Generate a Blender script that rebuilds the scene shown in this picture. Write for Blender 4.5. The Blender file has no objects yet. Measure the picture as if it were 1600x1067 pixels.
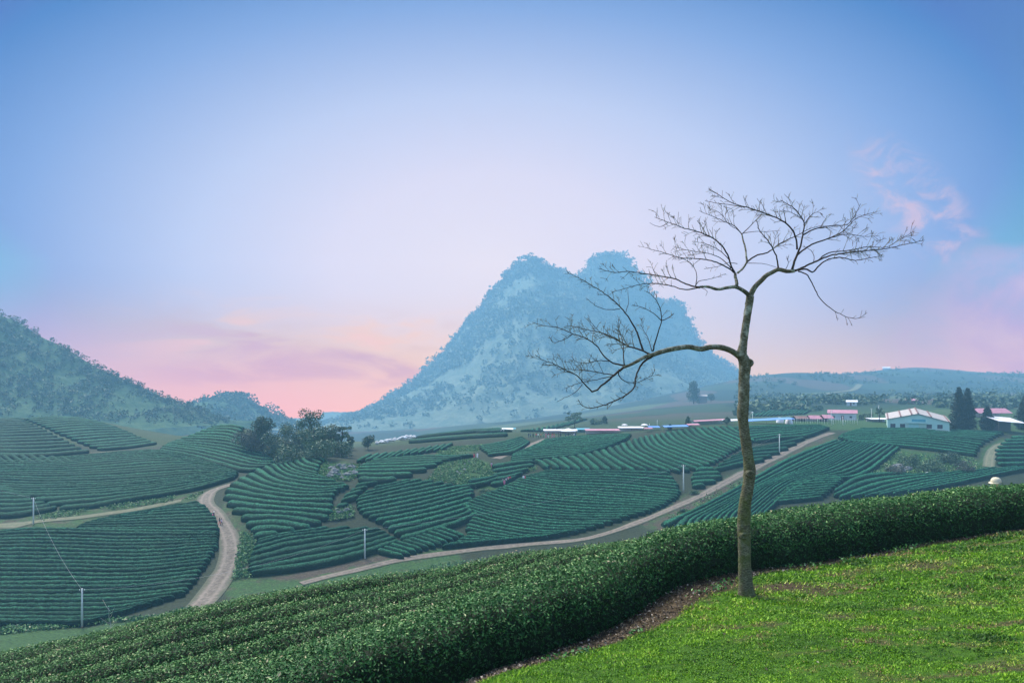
import bpy, math, random
import numpy as np

SC = bpy.context.scene
COL = SC.collection
F = 1067.0                       # focal length of the lens in photo pixels
R = math.radians

# ------------------------------------------------------------------ camera
cam_d = bpy.data.cameras.new('camera')
cam = bpy.data.objects.new('camera', cam_d)
COL.objects.link(cam)
cam_d.lens = 24.0
cam_d.sensor_width = 36.0
cam_d.shift_y = 66.5 / 1600.0
cam_d.clip_start = 0.05
cam_d.clip_end = 9000
cam.location = (0, 0, 0)
cam.rotation_euler = (R(90), 0, 0)
SC.camera = cam

# ------------------------------------------------------------------ exposure and sampling
EXPO = 1.6                       # a hazy evening: exposed for the valley, one stop up
SC.view_settings.view_transform = 'Standard'
SC.view_settings.look = 'None'
SC.view_settings.exposure = EXPO
SC.view_settings.gamma = 1.0
SC.render.engine = 'CYCLES'
SC.cycles.max_bounces = 5
SC.cycles.diffuse_bounces = 3
SC.cycles.glossy_bounces = 2
SC.cycles.volume_bounces = 2
SC.cycles.transparent_max_bounces = 8
SC.cycles.use_denoising = True
SC.cycles.sample_clamp_indirect = 4.0

# ------------------------------------------------------------------ sky
HAZE_K = 0.00048                  # extinction of the valley haze, per metre
HAZE_J = (0.26, 0.63, 1.02)      # colour the haze scatters back
HAZE_BACK, HAZE_TOP = 2230.0, 400.0
SUN_EL, SUN_AZ = R(52), R(-40)   # azimuth from +Y, negative = left


def lin(r, g, b):
    f = lambda c: (c / 255 / 12.92) if c / 255 <= 0.04045 else ((c / 255 + 0.055) / 1.055) ** 2.4
    return (f(r), f(g), f(b))


class NT:
    """small helper to write node trees"""
    def __init__(self, tree):
        self.t = tree
        self.L = tree.links

    def n(self, kind, **kw):
        nd = self.t.nodes.new(kind)
        for k, v in kw.items():
            setattr(nd, k, v)
        return nd

    def put(self, sock, v):
        if isinstance(v, bpy.types.NodeSocket):
            self.L.new(v, sock)
        elif v is not None:
            if sock.type == 'RGBA' and len(v) == 3:
                v = (*v, 1)
            sock.default_value = v

    def m(self, op, a, b=None, c=None, clamp=False):
        nd = self.n('ShaderNodeMath', operation=op, use_clamp=clamp)
        self.put(nd.inputs[0], a)
        self.put(nd.inputs[1], b)
        self.put(nd.inputs[2], c)
        return nd.outputs[0]

    def v(self, op, a, b=None, scale=None):
        nd = self.n('ShaderNodeVectorMath', operation=op)
        self.put(nd.inputs[0], a)
        if b is not None:
            self.put(nd.inputs[1], b)
        if scale is not None:
            self.put(nd.inputs['Scale'], scale)
        return nd.outputs[0]

    def ss(self, x, a, b, lo=0.0, hi=1.0):
        nd = self.n('ShaderNodeMapRange', interpolation_type='SMOOTHSTEP')
        self.put(nd.inputs['Value'], x)
        rev = a > b
        nd.inputs['From Min'].default_value = min(a, b)
        nd.inputs['From Max'].default_value = max(a, b)
        nd.inputs['To Min'].default_value = hi if rev else lo
        nd.inputs['To Max'].default_value = lo if rev else hi
        return nd.outputs['Result']

    def mix(self, f, a, b, mode='MIX'):
        nd = self.n('ShaderNodeMix', data_type='RGBA', blend_type=mode)
        self.put(nd.inputs[0], f)
        self.put(nd.inputs[6], a)
        self.put(nd.inputs[7], b)
        return nd.outputs[2]

    def ramp(self, f, stops, interp='LINEAR'):
        nd = self.n('ShaderNodeValToRGB')
        cr = nd.color_ramp
        cr.interpolation = interp
        while len(cr.elements) < len(stops):
            cr.elements.new(0.5)
        for e, (p, c) in zip(cr.elements, stops):
            e.position = p
            e.color = (*c, 1) if len(c) == 3 else c
        self.put(nd.inputs[0], f)
        return nd.outputs[0]

    def noise(self, vec, scale, detail=3, rough=0.5, dist=0.0, out='Fac'):
        nd = self.n('ShaderNodeTexNoise')
        if vec is not None:
            self.put(nd.inputs['Vector'], vec)
        nd.inputs['Scale'].default_value = scale
        nd.inputs['Detail'].default_value = detail
        nd.inputs['Roughness'].default_value = rough
        nd.inputs['Distortion'].default_value = dist
        return nd.outputs[out]


W = bpy.data.worlds.new('World')
SC.world = W
W.use_nodes = True
W.node_tree.nodes.clear()
w = NT(W.node_tree)
dirv = w.n('ShaderNodeTexCoord').outputs['Generated']
sep = w.n('ShaderNodeSeparateXYZ')
w.L.new(dirv, sep.inputs[0])
az = w.m('ARCTAN2', sep.outputs[0], sep.outputs[1])
el = w.m('ARCSINE', sep.outputs[2])
# pale glow above the peak, deepening to blue away from it
dx = w.m('DIVIDE', w.m('ADD', az, 0.03), 0.75)
dy = w.m('DIVIDE', w.m('SUBTRACT', el, 0.17), 0.42)
dd = w.m('SQRT', w.m('ADD', w.m('MULTIPLY', dx, dx), w.m('MULTIPLY', dy, dy)))
glow = w.ramp(w.m('DIVIDE', dd, 1.6), [
    (0.0, lin(226, 224, 241)), (0.19, lin(216, 218, 242)), (0.34, lin(188, 205, 240)),
    (0.5, lin(134, 172, 225)), (0.64, lin(64, 130, 198)), (1.0, lin(45, 108, 185))])
# warm band along the horizon
pink = w.ramp(w.m('ADD', w.m('DIVIDE', az, 1.6), 0.5), [
    (0.0, lin(212, 188, 200)), (0.14, lin(240, 202, 194)), (0.3, lin(250, 200, 180)), (0.42, lin(252, 208, 190)),
    (0.62, lin(242, 222, 222)), (0.78, lin(242, 214, 210)), (0.95, lin(206, 190, 200))])
sky_c = w.mix(w.ss(el, 0.15, -0.06), glow, pink)
# thin cirrus and bands of dusk cloud
cv = w.n('ShaderNodeCombineXYZ')
w.L.new(w.m('MULTIPLY', az, 1.0), cv.inputs[0])
w.L.new(w.m('MULTIPLY', el, 4.2), cv.inputs[1])
n1 = w.noise(cv.outputs[0], 5.5, 6, 0.58, 0.5)
left_m = w.m('MULTIPLY', w.ss(az, -0.62, -0.3), w.ss(az, 0.02, -0.2))
band = w.m('MULTIPLY', w.ss(el, -0.02, 0.02), w.ss(el, 0.125, 0.05))
streak = w.m('MULTIPLY', w.m('MULTIPLY', left_m, band), w.ss(n1, 0.47, 0.66))
sky_c = w.mix(w.m('MULTIPLY', streak, 0.75), sky_c, lin(200, 176, 190))
lit = w.m('MULTIPLY', w.m('MULTIPLY', left_m, w.m('MULTIPLY', w.ss(el, 0.0, 0.05), w.ss(el, 0.14, 0.08))), w.ss(n1, 0.5, 0.36))
sky_c = w.mix(w.m('MULTIPLY', lit, 0.6), sky_c, lin(246, 205, 196))
cv2 = w.n('ShaderNodeCombineXYZ')
w.L.new(w.m('MULTIPLY', az, 1.6), cv2.inputs[0])
w.L.new(w.m('MULTIPLY', el, 2.2), cv2.inputs[1])
n2 = w.noise(cv2.outputs[0], 4.2, 7, 0.62, 0.35)
right_m = w.ss(w.m('ADD', az, w.m('MULTIPLY', w.m('SUBTRACT', n2, 0.5), 0.35)), 0.5, 0.6)
low_m = w.m('MULTIPLY', right_m, w.ss(w.m('ADD', el, w.m('MULTIPLY', w.m('SUBTRACT', n2, 0.5), 0.25)), 0.19, 0.07))
sky_c = w.mix(w.m('MULTIPLY', low_m, 0.55), sky_c, w.mix(w.ss(n2, 0.38, 0.62), lin(236, 212, 210), lin(202, 184, 196)))
hx = w.m('DIVIDE', w.m('SUBTRACT', az, 0.535), 0.06)
hy = w.m('DIVIDE', w.m('SUBTRACT', w.m('ADD', el, w.m('MULTIPLY', w.m('SUBTRACT', az, 0.535), 0.9)), 0.225), 0.05)
n3 = w.noise(cv2.outputs[0], 14.0, 8, 0.68, 0.8)
puff = w.m('MULTIPLY', w.ss(w.m('ADD', w.m('MULTIPLY', hx, hx), w.m('MULTIPLY', hy, hy)), 2.2, 0.1), w.ss(n3, 0.42, 0.68))
sky_c = w.mix(w.m('MULTIPLY', puff, 0.6), sky_c, lin(226, 198, 216))
# the same sky before the valley air dims it on its way to the eye
lb = w.m('DIVIDE', HAZE_BACK, w.m('MAXIMUM', w.m('MULTIPLY', w.m('COSINE', az), w.m('COSINE', el)), 0.6))
lt = w.m('DIVIDE', HAZE_TOP, w.m('MAXIMUM', w.m('SINE', el), 0.02))
T = w.m('EXPONENT', w.m('MULTIPLY', w.m('MINIMUM', lb, lt), -HAZE_K))
air = w.n('ShaderNodeCombineXYZ')
for i in range(3):
    w.L.new(w.m('MULTIPLY', w.m('SUBTRACT', 1.0, T), HAZE_J[i]), air.inputs[i])
inv = w.m('DIVIDE', 1.0, T)
sky_e = w.v('MAXIMUM', w.v('SCALE', w.v('SUBTRACT', sky_c, air.outputs[0]), scale=inv), (0.0, 0.0, 0.0))
nish = w.n('ShaderNodeTexSky', sky_type='NISHITA', sun_disc=False)
nish.sun_elevation = SUN_EL
nish.sun_rotation = SUN_AZ
nish.dust_density = 2.0
up = w.m('MAXIMUM', w.ss(el, 0.55, 0.85), w.ss(w.m('ABSOLUTE', az), 1.0, 1.5))
bg1 = w.n('ShaderNodeBackground')
w.L.new(sky_e, bg1.inputs[0])
bg1.inputs[1].default_value = 2 ** -EXPO
bg2 = w.n('ShaderNodeBackground')
w.L.new(nish.outputs[0], bg2.inputs[0])
bg2.inputs[1].default_value = 0.15
ms = w.n('ShaderNodeMixShader')
w.L.new(up, ms.inputs[0])
w.L.new(bg1.outputs[0], ms.inputs[1])
w.L.new(bg2.outputs[0], ms.inputs[2])
wo = w.n('ShaderNodeOutputWorld')
w.L.new(ms.outputs[0], wo.inputs['Surface'])

# ------------------------------------------------------------------ sun (veiled, soft)
sd = bpy.data.lights.new('sun', 'SUN')
sd.energy = 2.6
sd.angle = R(14)
sd.color = (1.0, 0.95, 0.88)
sun = bpy.data.objects.new('sun', sd)
COL.objects.link(sun)
sun.rotation_euler = (math.pi / 2 - SUN_EL, 0, math.pi - SUN_AZ)

# ------------------------------------------------------------------ helpers
RNG = np.random.default_rng(11)
random.seed(11)


def mesh_data(name, verts, faces, mats=(), smooth=True, attrs=None, fmat=None):
    """faces: an (n,k) array or a list of index tuples"""
    me = bpy.data.meshes.new(name)
    verts = np.asarray(verts, dtype=np.float32).reshape(-1, 3)
    me.vertices.add(len(verts))
    me.vertices.foreach_set('co', verts.ravel())
    if isinstance(faces, np.ndarray):
        n, k = faces.shape
        flat = faces.astype(np.int32).ravel()
        starts = np.arange(n, dtype=np.int32) * k
    else:
        n = len(faces)
        lens = np.array([len(f) for f in faces], dtype=np.int32)
        flat = np.array([i for f in faces for i in f], dtype=np.int32)
        starts = np.concatenate([[0], np.cumsum(lens)[:-1]]).astype(np.int32)
    me.loops.add(len(flat))
    me.loops.foreach_set('vertex_index', flat)
    me.polygons.add(n)
    me.polygons.foreach_set('loop_start', starts)
    for m_ in mats:
        me.materials.append(m_)
    if fmat is not None:
        me.polygons.foreach_set('material_index', np.asarray(fmat, dtype=np.int32))
    me.polygons.foreach_set('use_smooth', np.full(n, smooth))
    for key, (dom, arr) in (attrs or {}).items():
        a = me.attributes.new(key, 'FLOAT', dom)
        a.data.foreach_set('value', np.asarray(arr, dtype=np.float32))
    me.update(calc_edges=True)
    me.validate()
    return me


def link(name, me, parent=None, loc=None):
    o = bpy.data.objects.new(name, me)
    COL.objects.link(o)
    if parent is not None:
        o.parent = parent
    if loc is not None:
        o.location = loc
    return o


def tag(o, label=None, cat=None, group=None, kind=None):
    if label:
        o['label'] = label
    if cat:
        o['category'] = cat
    if group:
        o['group'] = group
    if kind:
        o['kind'] = kind
    return o


def empty(name, loc, rz=0.0):
    o = bpy.data.objects.new(name, None)
    COL.objects.link(o)
    o.location = loc
    o.rotation_euler = (0, 0, rz)
    o.empty_display_size = 0.2
    return o


class MB:
    """collects shapes into one mesh"""
    def __init__(self):
        self.v, self.f, self.m, self.c = [], [], [], 0

    def add(self, verts, faces, mi=0):
        verts = np.asarray(verts, dtype=float).reshape(-1, 3)
        self.v.append(verts)
        for f in faces:
            self.f.append(tuple(int(i) + self.c for i in f))
            self.m.append(mi)
        self.c += len(verts)
        return self

    def box(self, x0, x1, y0, y1, z0, z1, mi=0):
        v = [(x0, y0, z0), (x1, y0, z0), (x1, y1, z0), (x0, y1, z0), (x0, y0, z1), (x1, y0, z1), (x1, y1, z1), (x0, y1, z1)]
        f = [(0, 3, 2, 1), (4, 5, 6, 7), (0, 1, 5, 4), (1, 2, 6, 5), (2, 3, 7, 6), (3, 0, 4, 7)]
        return self.add(v, f, mi)

    def prism(self, poly, y0, y1, mi=0):
        """polygon in x,z (counter-clockwise seen from -y) pushed from y0 to y1"""
        n = len(poly)
        v = [(x, y0, z) for x, z in poly] + [(x, y1, z) for x, z in poly]
        f = [tuple(range(n)), tuple(range(2 * n - 1, n - 1, -1))]
        for i in range(n):
            j = (i + 1) % n
            f.append((i, i + n, j + n, j))
        return self.add(v, f, mi)

    def tube(self, pts, rad, sides=8, mi=0, cap=True, jit=0.0, rng=None):
        v, f = tube(pts, rad, sides, cap, jit, rng)
        return self.add(v, f, mi)

    def build(self, name, mats, parent=None, smooth=False, loc=None):
        if not isinstance(mats, (list, tuple)):
            mats = [mats]
        me = mesh_data(name, np.concatenate(self.v), self.f, mats, smooth, None, self.m)
        return link(name, me, parent, loc)


def tube(pts, rad, sides=8, cap=True, jit=0.0, rng=None):
    pts = np.asarray(pts, dtype=float)
    n = len(pts)
    rad = np.broadcast_to(np.asarray(rad, dtype=float), (n,))
    tan = np.gradient(pts, axis=0)
    tan /= np.linalg.norm(tan, axis=1, keepdims=True) + 1e-9
    u = np.cross(tan[0], (0.0, 1.0, 0.1))
    if np.linalg.norm(u) < 1e-3:
        u = np.cross(tan[0], (1.0, 0, 0))
    u /= np.linalg.norm(u)
    V = []
    ang = np.arange(sides) * 2 * math.pi / sides
    for i in range(n):
        u = u - tan[i] * np.dot(u, tan[i])
        u /= np.linalg.norm(u) + 1e-9
        b = np.cross(tan[i], u)
        r = rad[i] * (1 + (rng.normal(0, jit, sides) if jit else 0))
        V.append(pts[i] + (np.cos(ang) * r)[:, None] * u + (np.sin(ang) * r)[:, None] * b)
    V = np.concatenate(V)
    fs = []
    for i in range(n - 1):
        for j in range(sides):
            k = (j + 1) % sides
            fs.append((i * sides + j, i * sides + k, (i + 1) * sides + k, (i + 1) * sides + j))
    if cap:
        fs.append(tuple(range(sides - 1, -1, -1)))
        fs.append(tuple((n - 1) * sides + j for j in range(sides)))
    return V, fs


def _hash(ix, iy, s):
    h = (ix.astype(np.int64) * 374761393 + iy.astype(np.int64) * 668265263 + s * 974634777) & 0xffffffff
    h = ((h ^ (h >> 13)) * 1274126177) & 0xffffffff
    return ((h ^ (h >> 16)) & 0xffff) / 65535.0


def vnoise(x, y, s=0):
    x, y = np.asarray(x, float), np.asarray(y, float)
    ix, iy = np.floor(x), np.floor(y)
    fx, fy = x - ix, y - iy
    fx, fy = fx * fx * (3 - 2 * fx), fy * fy * (3 - 2 * fy)
    ix, iy = ix.astype(np.int64), iy.astype(np.int64)
    a = _hash(ix, iy, s) * (1 - fx) + _hash(ix + 1, iy, s) * fx
    b = _hash(ix, iy + 1, s) * (1 - fx) + _hash(ix + 1, iy + 1, s) * fx
    return a * (1 - fy) + b * fy


def fbm(x, y, s=0, o=4, g=0.5):
    t, a, n = 0, 1.0, 0
    for i in range(o):
        t = t + a * (vnoise(x * 2 ** i, y * 2 ** i, s + i) - 0.5)
        n += a
        a *= g
    return t / n * 2        # about -1..1


def smooth(a, b, x):
    t = np.clip((np.asarray(x, float) - a) / (b - a), 0, 1)
    return t * t * (3 - 2 * t)


def leaf_quads(cen, size, rng, asp=0.5, up=0.0, nrm=None, fold=True):
    """diamond leaves at the centres; size scalar or per leaf -> verts, faces (n,4)"""
    n = len(cen)
    size = np.broadcast_to(np.asarray(size, float), (n,))
    d = rng.normal(size=(n, 3))
    if nrm is not None:
        d = d * 0.75 + nrm * 0.9
    d[:, 2] += up
    d /= np.linalg.norm(d, axis=1, keepdims=True) + 1e-9
    a = rng.normal(size=(n, 3))
    a -= d * np.sum(a * d, axis=1, keepdims=True)
    a /= np.linalg.norm(a, axis=1, keepdims=True) + 1e-9
    b = np.cross(d, a)
    L = (size * 0.5)[:, None]
    Wd = L * asp
    V = np.stack([cen - a * L, cen + b * Wd + d * L * 0.15, cen + a * L, cen - b * Wd + d * L * 0.15], axis=1)
    return V.reshape(-1, 3), np.arange(n * 4).reshape(n, 4)

# ------------------------------------------------------------------ materials
MATS = {}


def base_mat(name):
    m = bpy.data.materials.new(name)
    m.use_nodes = True
    m.node_tree.nodes.clear()
    t = NT(m.node_tree)
    bs = t.n('ShaderNodeBsdfPrincipled')
    out = t.n('ShaderNodeOutputMaterial')
    t.L.new(bs.outputs[0], out.inputs[0])
    MATS[name] = m
    return m, t, bs


def plain(name, col, rough=0.7, var=0.15, scale=3.0, bump=0.0, metallic=0.0):
    """a colour with a little wear in it"""
    m, t, bs = base_mat(name)
    co = t.n('ShaderNodeTexCoord').outputs['Object']
    nz = t.noise(co, scale, 4, 0.6)
    lo = tuple(c * (1 - var) for c in col)
    hi = tuple(min(1, c * (1 + var)) for c in col)
    t.put(bs.inputs['Base Color'], t.ramp(nz, [(0.3, lo), (0.7, hi)]))
    bs.inputs['Roughness'].default_value = rough
    bs.inputs['Metallic'].default_value = metallic
    bs.inputs['Specular IOR Level'].default_value = 0.2
    if bump:
        bp = t.n('ShaderNodeBump')
        bp.inputs['Strength'].default_value = bump
        bp.inputs['Distance'].default_value = 0.05
        t.L.new(t.noise(co, scale * 4, 4, 0.6), bp.inputs['Height'])
        t.L.new(bp.outputs[0], bs.inputs['Normal'])
    return m


def leafy(name, stops, rough=0.55, patch=0.25, pscale=0.4, spec=0.35):
    """leaf colour read from a per-leaf random value, drifting a little from place to place"""
    m, t, bs = base_mat(name)
    at = t.n('ShaderNodeAttribute', attribute_name='rnd').outputs['Fac']
    geo = t.n('ShaderNodeNewGeometry').outputs['Position']
    pz = t.noise(geo, pscale, 3, 0.6)
    f = t.m('ADD', at, t.m('MULTIPLY', t.m('SUBTRACT', pz, 0.5), patch * 2), clamp=True)
    t.put(bs.inputs['Base Color'], t.ramp(f, stops))
    bs.inputs['Roughness'].default_value = rough
    bs.inputs['Specular IOR Level'].default_value = spec
    return m


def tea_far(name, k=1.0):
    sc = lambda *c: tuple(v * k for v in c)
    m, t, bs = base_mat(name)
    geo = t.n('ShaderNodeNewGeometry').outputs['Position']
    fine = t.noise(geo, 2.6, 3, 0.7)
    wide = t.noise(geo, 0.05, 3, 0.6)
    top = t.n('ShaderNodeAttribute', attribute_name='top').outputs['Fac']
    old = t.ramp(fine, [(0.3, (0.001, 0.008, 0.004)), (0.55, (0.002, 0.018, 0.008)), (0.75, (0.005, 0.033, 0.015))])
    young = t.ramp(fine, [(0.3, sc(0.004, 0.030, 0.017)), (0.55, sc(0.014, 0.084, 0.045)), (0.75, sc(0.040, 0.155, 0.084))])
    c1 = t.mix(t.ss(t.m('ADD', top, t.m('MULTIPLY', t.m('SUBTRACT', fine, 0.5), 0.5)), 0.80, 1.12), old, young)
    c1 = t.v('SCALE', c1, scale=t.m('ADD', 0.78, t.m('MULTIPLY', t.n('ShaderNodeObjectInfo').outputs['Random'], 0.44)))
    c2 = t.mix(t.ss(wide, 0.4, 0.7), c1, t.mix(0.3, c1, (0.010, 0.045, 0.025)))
    t.put(bs.inputs['Base Color'], c2)
    bs.inputs['Roughness'].default_value = 0.7
    bs.inputs['Specular IOR Level'].default_value = 0.04
    bp = t.n('ShaderNodeBump')
    bp.inputs['Strength'].default_value = 0.9
    bp.inputs['Distance'].default_value = 0.25
    t.L.new(t.noise(geo, 4.0, 3, 0.7), bp.inputs['Height'])
    t.L.new(bp.outputs[0], bs.inputs['Normal'])
    return m


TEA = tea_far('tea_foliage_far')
TEA_HAZED = tea_far('tea_foliage_hazed', 1.45)      # same tea, lightened: distance haze put into the leaf colour
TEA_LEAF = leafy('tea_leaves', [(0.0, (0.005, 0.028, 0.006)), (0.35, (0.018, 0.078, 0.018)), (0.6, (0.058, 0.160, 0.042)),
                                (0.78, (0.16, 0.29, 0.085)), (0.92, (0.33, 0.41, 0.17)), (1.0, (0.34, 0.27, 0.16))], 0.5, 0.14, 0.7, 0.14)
TEA_CORE = plain('tea_inner_twigs', (0.008, 0.016, 0.007), 0.9, 0.4, 9)
FOREST = leafy('forest_leaves', [(0.0, (0.022, 0.055, 0.028)), (0.5, (0.035, 0.075, 0.035)), (0.85, (0.07, 0.11, 0.045)), (1.0, (0.11, 0.11, 0.06))], 0.7, 0.3, 0.02)
TREE_DARK = leafy('dark_tree_leaves', [(0.0, (0.012, 0.038, 0.022)), (0.6, (0.032, 0.078, 0.040)), (1.0, (0.07, 0.12, 0.058))], 0.6, 0.2, 0.15)
TREE_MID = leafy('mid_tree_leaves', [(0.0, (0.022, 0.065, 0.030)), (0.6, (0.055, 0.115, 0.050)), (1.0, (0.11, 0.165, 0.07))], 0.6, 0.2, 0.15)
TREE_DRY = leafy('greyish_shrub_leaves', [(0.0, (0.03, 0.05, 0.035)), (0.6, (0.07, 0.085, 0.06)), (1.0, (0.13, 0.12, 0.085))], 0.7, 0.2, 0.15)
NEEDLE = leafy('conifer_needles', [(0.0, (0.006, 0.022, 0.018)), (0.7, (0.015, 0.045, 0.032)), (1.0, (0.03, 0.07, 0.04))], 0.6, 0.15, 0.2)
BARK_DARK = plain('dark_bark', (0.05, 0.04, 0.03), 0.9, 0.4, 4, 0.4)
CONCRETE = plain('pale_concrete', (0.55, 0.55, 0.52), 0.8, 0.1, 2)
WIRE = plain('wire_grey', (0.35, 0.37, 0.38), 0.5, 0.1, 1)

# ------------------------------------------------------------------ terrain heights
# survey points (photo column, photo row, distance ahead) of ground seen in the valley
SURV = [
    (-60, 985, 110), (0, 984, 111), (128, 981, 115), (230, 960, 118), (300, 945, 120), (0, 900, 135), (180, 850, 150), (0, 830, 163),
    (52, 820, 160), (340, 808, 158), (330, 765, 180), (340, 930, 124), (372, 870, 140), (-60, 812, 168), (60, 765, 192), (0, 714, 228),
    (-80, 714, 235), (240, 706, 232), (380, 748, 190), (140, 708, 236), (0, 657, 320), (125, 654, 330), (-90, 655, 330), (250, 693, 262), (180, 668, 310),
    (355, 664, 262), (300, 684, 252), (270, 692, 255), (440, 728, 215), (345, 729, 205), (395, 680, 245),
    (350, 780, 170), (392, 900, 133), (400, 755, 180), (470, 722, 198), (500, 713, 205), (560, 718, 206), (470, 800, 160), (570, 874, 142),
    (640, 775, 170), (720, 715, 206), (640, 700, 240), (700, 697, 238), (760, 700, 230), (620, 690, 285), (780, 681, 265), (870, 684, 250), (830, 760, 182),
    (760, 815, 162), (900, 838, 156), (720, 856, 150), (1000, 808, 164), (1065, 770, 182), (1000, 720, 204), (950, 692, 232), (1018, 682, 240),
    (1088, 671, 250), (1150, 667, 256), (1218, 710, 214), (1100, 760, 186), (1290, 668, 262), (1200, 740, 196), (1340, 671, 258), (1435, 672, 262),
    (1500, 675, 262), (1600, 678, 262), (1700, 680, 262), (1430, 725, 205), (1560, 700, 232), (1300, 760, 184), (1200, 792, 168), (1100, 812, 158), (1040, 828, 154),
    (1580, 748, 188), (1700, 740, 200), (1350, 780, 176),
    (600, 690, 400), (700, 685, 380), (450, 712, 300), (550, 700, 320), (500, 690, 420), (760, 674, 330), (830, 676, 330), (870, 660, 420), (950, 668, 340), (950, 655, 430),
    (1100, 655, 360), (1180, 652, 380), (1020, 645, 500), (1100, 632, 600), (900, 655, 520), (1230, 640, 420), (1300, 655, 320), (1440, 650, 340), (1600, 652, 340),
    (1250, 625, 656), (1350, 625, 520), (1500, 625, 520), (1650, 625, 520), (1750, 640, 420), (1200, 605, 945), (1350, 600, 1026), (1500, 603, 1026), (1650, 603, 1026),
    (1180, 588, 1215), (1240, 583, 1296), (1300, 586, 1350), (1370, 579, 1431), (1430, 574, 1458), (1490, 578, 1431), (1550, 583, 1418), (1650, 582, 1418), (1750, 583, 1418),
    (600, 690, 800), (400, 700, 600), (200, 695, 520), (0, 668, 420), (-100, 662, 430), (700, 668, 900), (900, 650, 900), (1050, 626, 900),
    (200, 662, 1500), (600, 668, 1600), (1000, 640, 1600), (1250, 608, 2100), (1500, 606, 2100), (1750, 606, 2100),
    (1000, 840, 100), (1300, 815, 100), (1600, 800, 104), (700, 915, 100), (400, 970, 98), (1800, 790, 120), (-100, 1000, 100),
]
_s = np.array(SURV, float)
SX, SY, SZ = (_s[:, 0] - 800) / F * _s[:, 2], _s[:, 2], -(_s[:, 1] - 600) / F * _s[:, 2]


class TPS:
    def __init__(self, p, z, lam):
        n = len(p)
        K = self.k(p, p) + lam * np.eye(n)
        P = np.c_[np.ones(n), p]
        A = np.zeros((n + 3, n + 3))
        A[:n, :n], A[:n, n:], A[n:, :n] = K, P, P.T
        s = np.linalg.solve(A, np.r_[z, 0, 0, 0])
        self.p, self.w, self.a = p, s[:n], s[n:]

    @staticmethod
    def k(a, b):
        d2 = (a[:, None, 0] - b[None, :, 0]) ** 2 + (a[:, None, 1] - b[None, :, 1]) ** 2
        return 0.5 * d2 * np.log(d2 + 1e-12)

    def __call__(self, q):
        out = np.empty(len(q))
        for i in range(0, len(q), 20000):
            c = q[i:i + 20000]
            out[i:i + 20000] = self.k(c, self.p) @ self.w + self.a[0] + c @ self.a[1:]
        return out


_val = TPS(np.c_[SX / SY * 1.3, np.log(SY)], SZ, 2e-4)
# a table over (x/y, ln y) for fast look-up
RA, RB = np.linspace(-1.35, 1.35, 541), np.linspace(math.log(88), math.log(2500), 440)
_ga, _gb = np.meshgrid(RA, RB)
VT = _val(np.c_[_ga.ravel() * 1.3, _gb.ravel()]).reshape(_ga.shape)
_gx, _gy = _ga * np.exp(_gb), np.exp(_gb)
VT += fbm(_gx / 60, _gy / 60, 5, 3) * 0.5 + fbm(_gx / 14, _gy / 14, 8, 3) * 0.15


def valley(x, y):
    a = np.clip((np.asarray(x) / y + 1.35) / 2.7 * 540, 0, 539.999)
    b = np.clip((np.log(y) - RB[0]) / (RB[-1] - RB[0]) * 439, 0, 438.999)
    i, j = a.astype(int), b.astype(int)
    fa, fb = a - i, b - j
    return (VT[j, i] * (1 - fa) + VT[j, i + 1] * fa) * (1 - fb) + (VT[j + 1, i] * (1 - fa) + VT[j + 1, i + 1] * fa) * fb


NEAR = np.array([
    (0, 0, -1.6), (3, 0, -1.55), (-4, 0, -2.5), (6, -3, -1.3), (-8, 0, -4.2), (2.91, 8.5, -2.63), (1.95, 5.2, -2.28), (-.1, 5.9, -2.58),
    (8.25, 11, -2.37), (3.5, 4.7, -2.05), (5.06, 9, -2.53), (2.18, 9.3, -2.68), (.67, 7.2, -2.80), (-.34, 6, -2.66),
    (9.75, 13, -2.75), (4.2, 12.5, -3.2), (2.4, 13, -3.65), (0, 14, -4.15), (-3.26, 14.5, -4.75), (-6.75, 15, -5.55), (-11.2, 15, -6.6),
    (1.8, 9.6, -3.0), (-1.5, 8, -3.6), (-3.3, 7, -3.8), (-1.9, 9, -3.75), (-3.2, 8.3, -4.0), (-1.9, 10.2, -4.0), (-5.95, 9, -4.65), (-2.2, 11.5, -4.2),
    (-7.9, 10.5, -5.3), (-2.4, 13, -4.5), (-9.4, 12.5, -5.9), (-10.9, 14.5, -6.4), (14, 14, -2.5), (14, 8, -1.9), (-14, 8, -6.3), (4, -10, -1.0), (-8, -10, -2.6),
    (-5, 5, -3.9), (-2.2, 5.2, -3.2), (16, 17, -3.2), (5, 17, -4.6), (-3, 17, -6.0), (-14, 17, -8.2)], float)
_near = TPS(NEAR[:, :2] / 10, NEAR[:, 2], 2e-4)
NXa, NYa = np.linspace(-21, 21, 211), np.linspace(-12, 18, 151)
_gx, _gy = np.meshgrid(NXa, NYa)
NTB = _near(np.c_[_gx.ravel(), _gy.ravel()] / 10).reshape(_gx.shape)


def near_h(x, y):
    a = np.clip((np.asarray(x) + 21) / 42 * 210, 0, 209.999)
    b = np.clip((np.asarray(y) + 12) / 30 * 150, 0, 149.999)
    i, j = a.astype(int), b.astype(int)
    fa, fb = a - i, b - j
    return (NTB[j, i] * (1 - fa) + NTB[j, i + 1] * fa) * (1 - fb) + (NTB[j + 1, i] * (1 - fa) + NTB[j + 1, i + 1] * fa) * fb


def G(x, y):
    """ground height"""
    x, y = np.broadcast_arrays(np.asarray(x, float), np.asarray(y, float))
    x, y = x.copy(), y.copy()
    r = np.clip(x / np.maximum(y, 1.0), -1.3, 1.3)
    s = np.clip((y - 16) / 84.0, 0, 1)
    z0 = near_h(r * 16, np.full_like(y, 16.0))
    z1 = valley(r * 100, np.full_like(y, 100.0))
    mid = z0 + (z1 - z0) * (1 - (1 - s) ** 2.2)
    return np.where(y < 16, near_h(x, y), np.where(y < 100, mid, valley(x, np.maximum(y, 100))))


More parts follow.
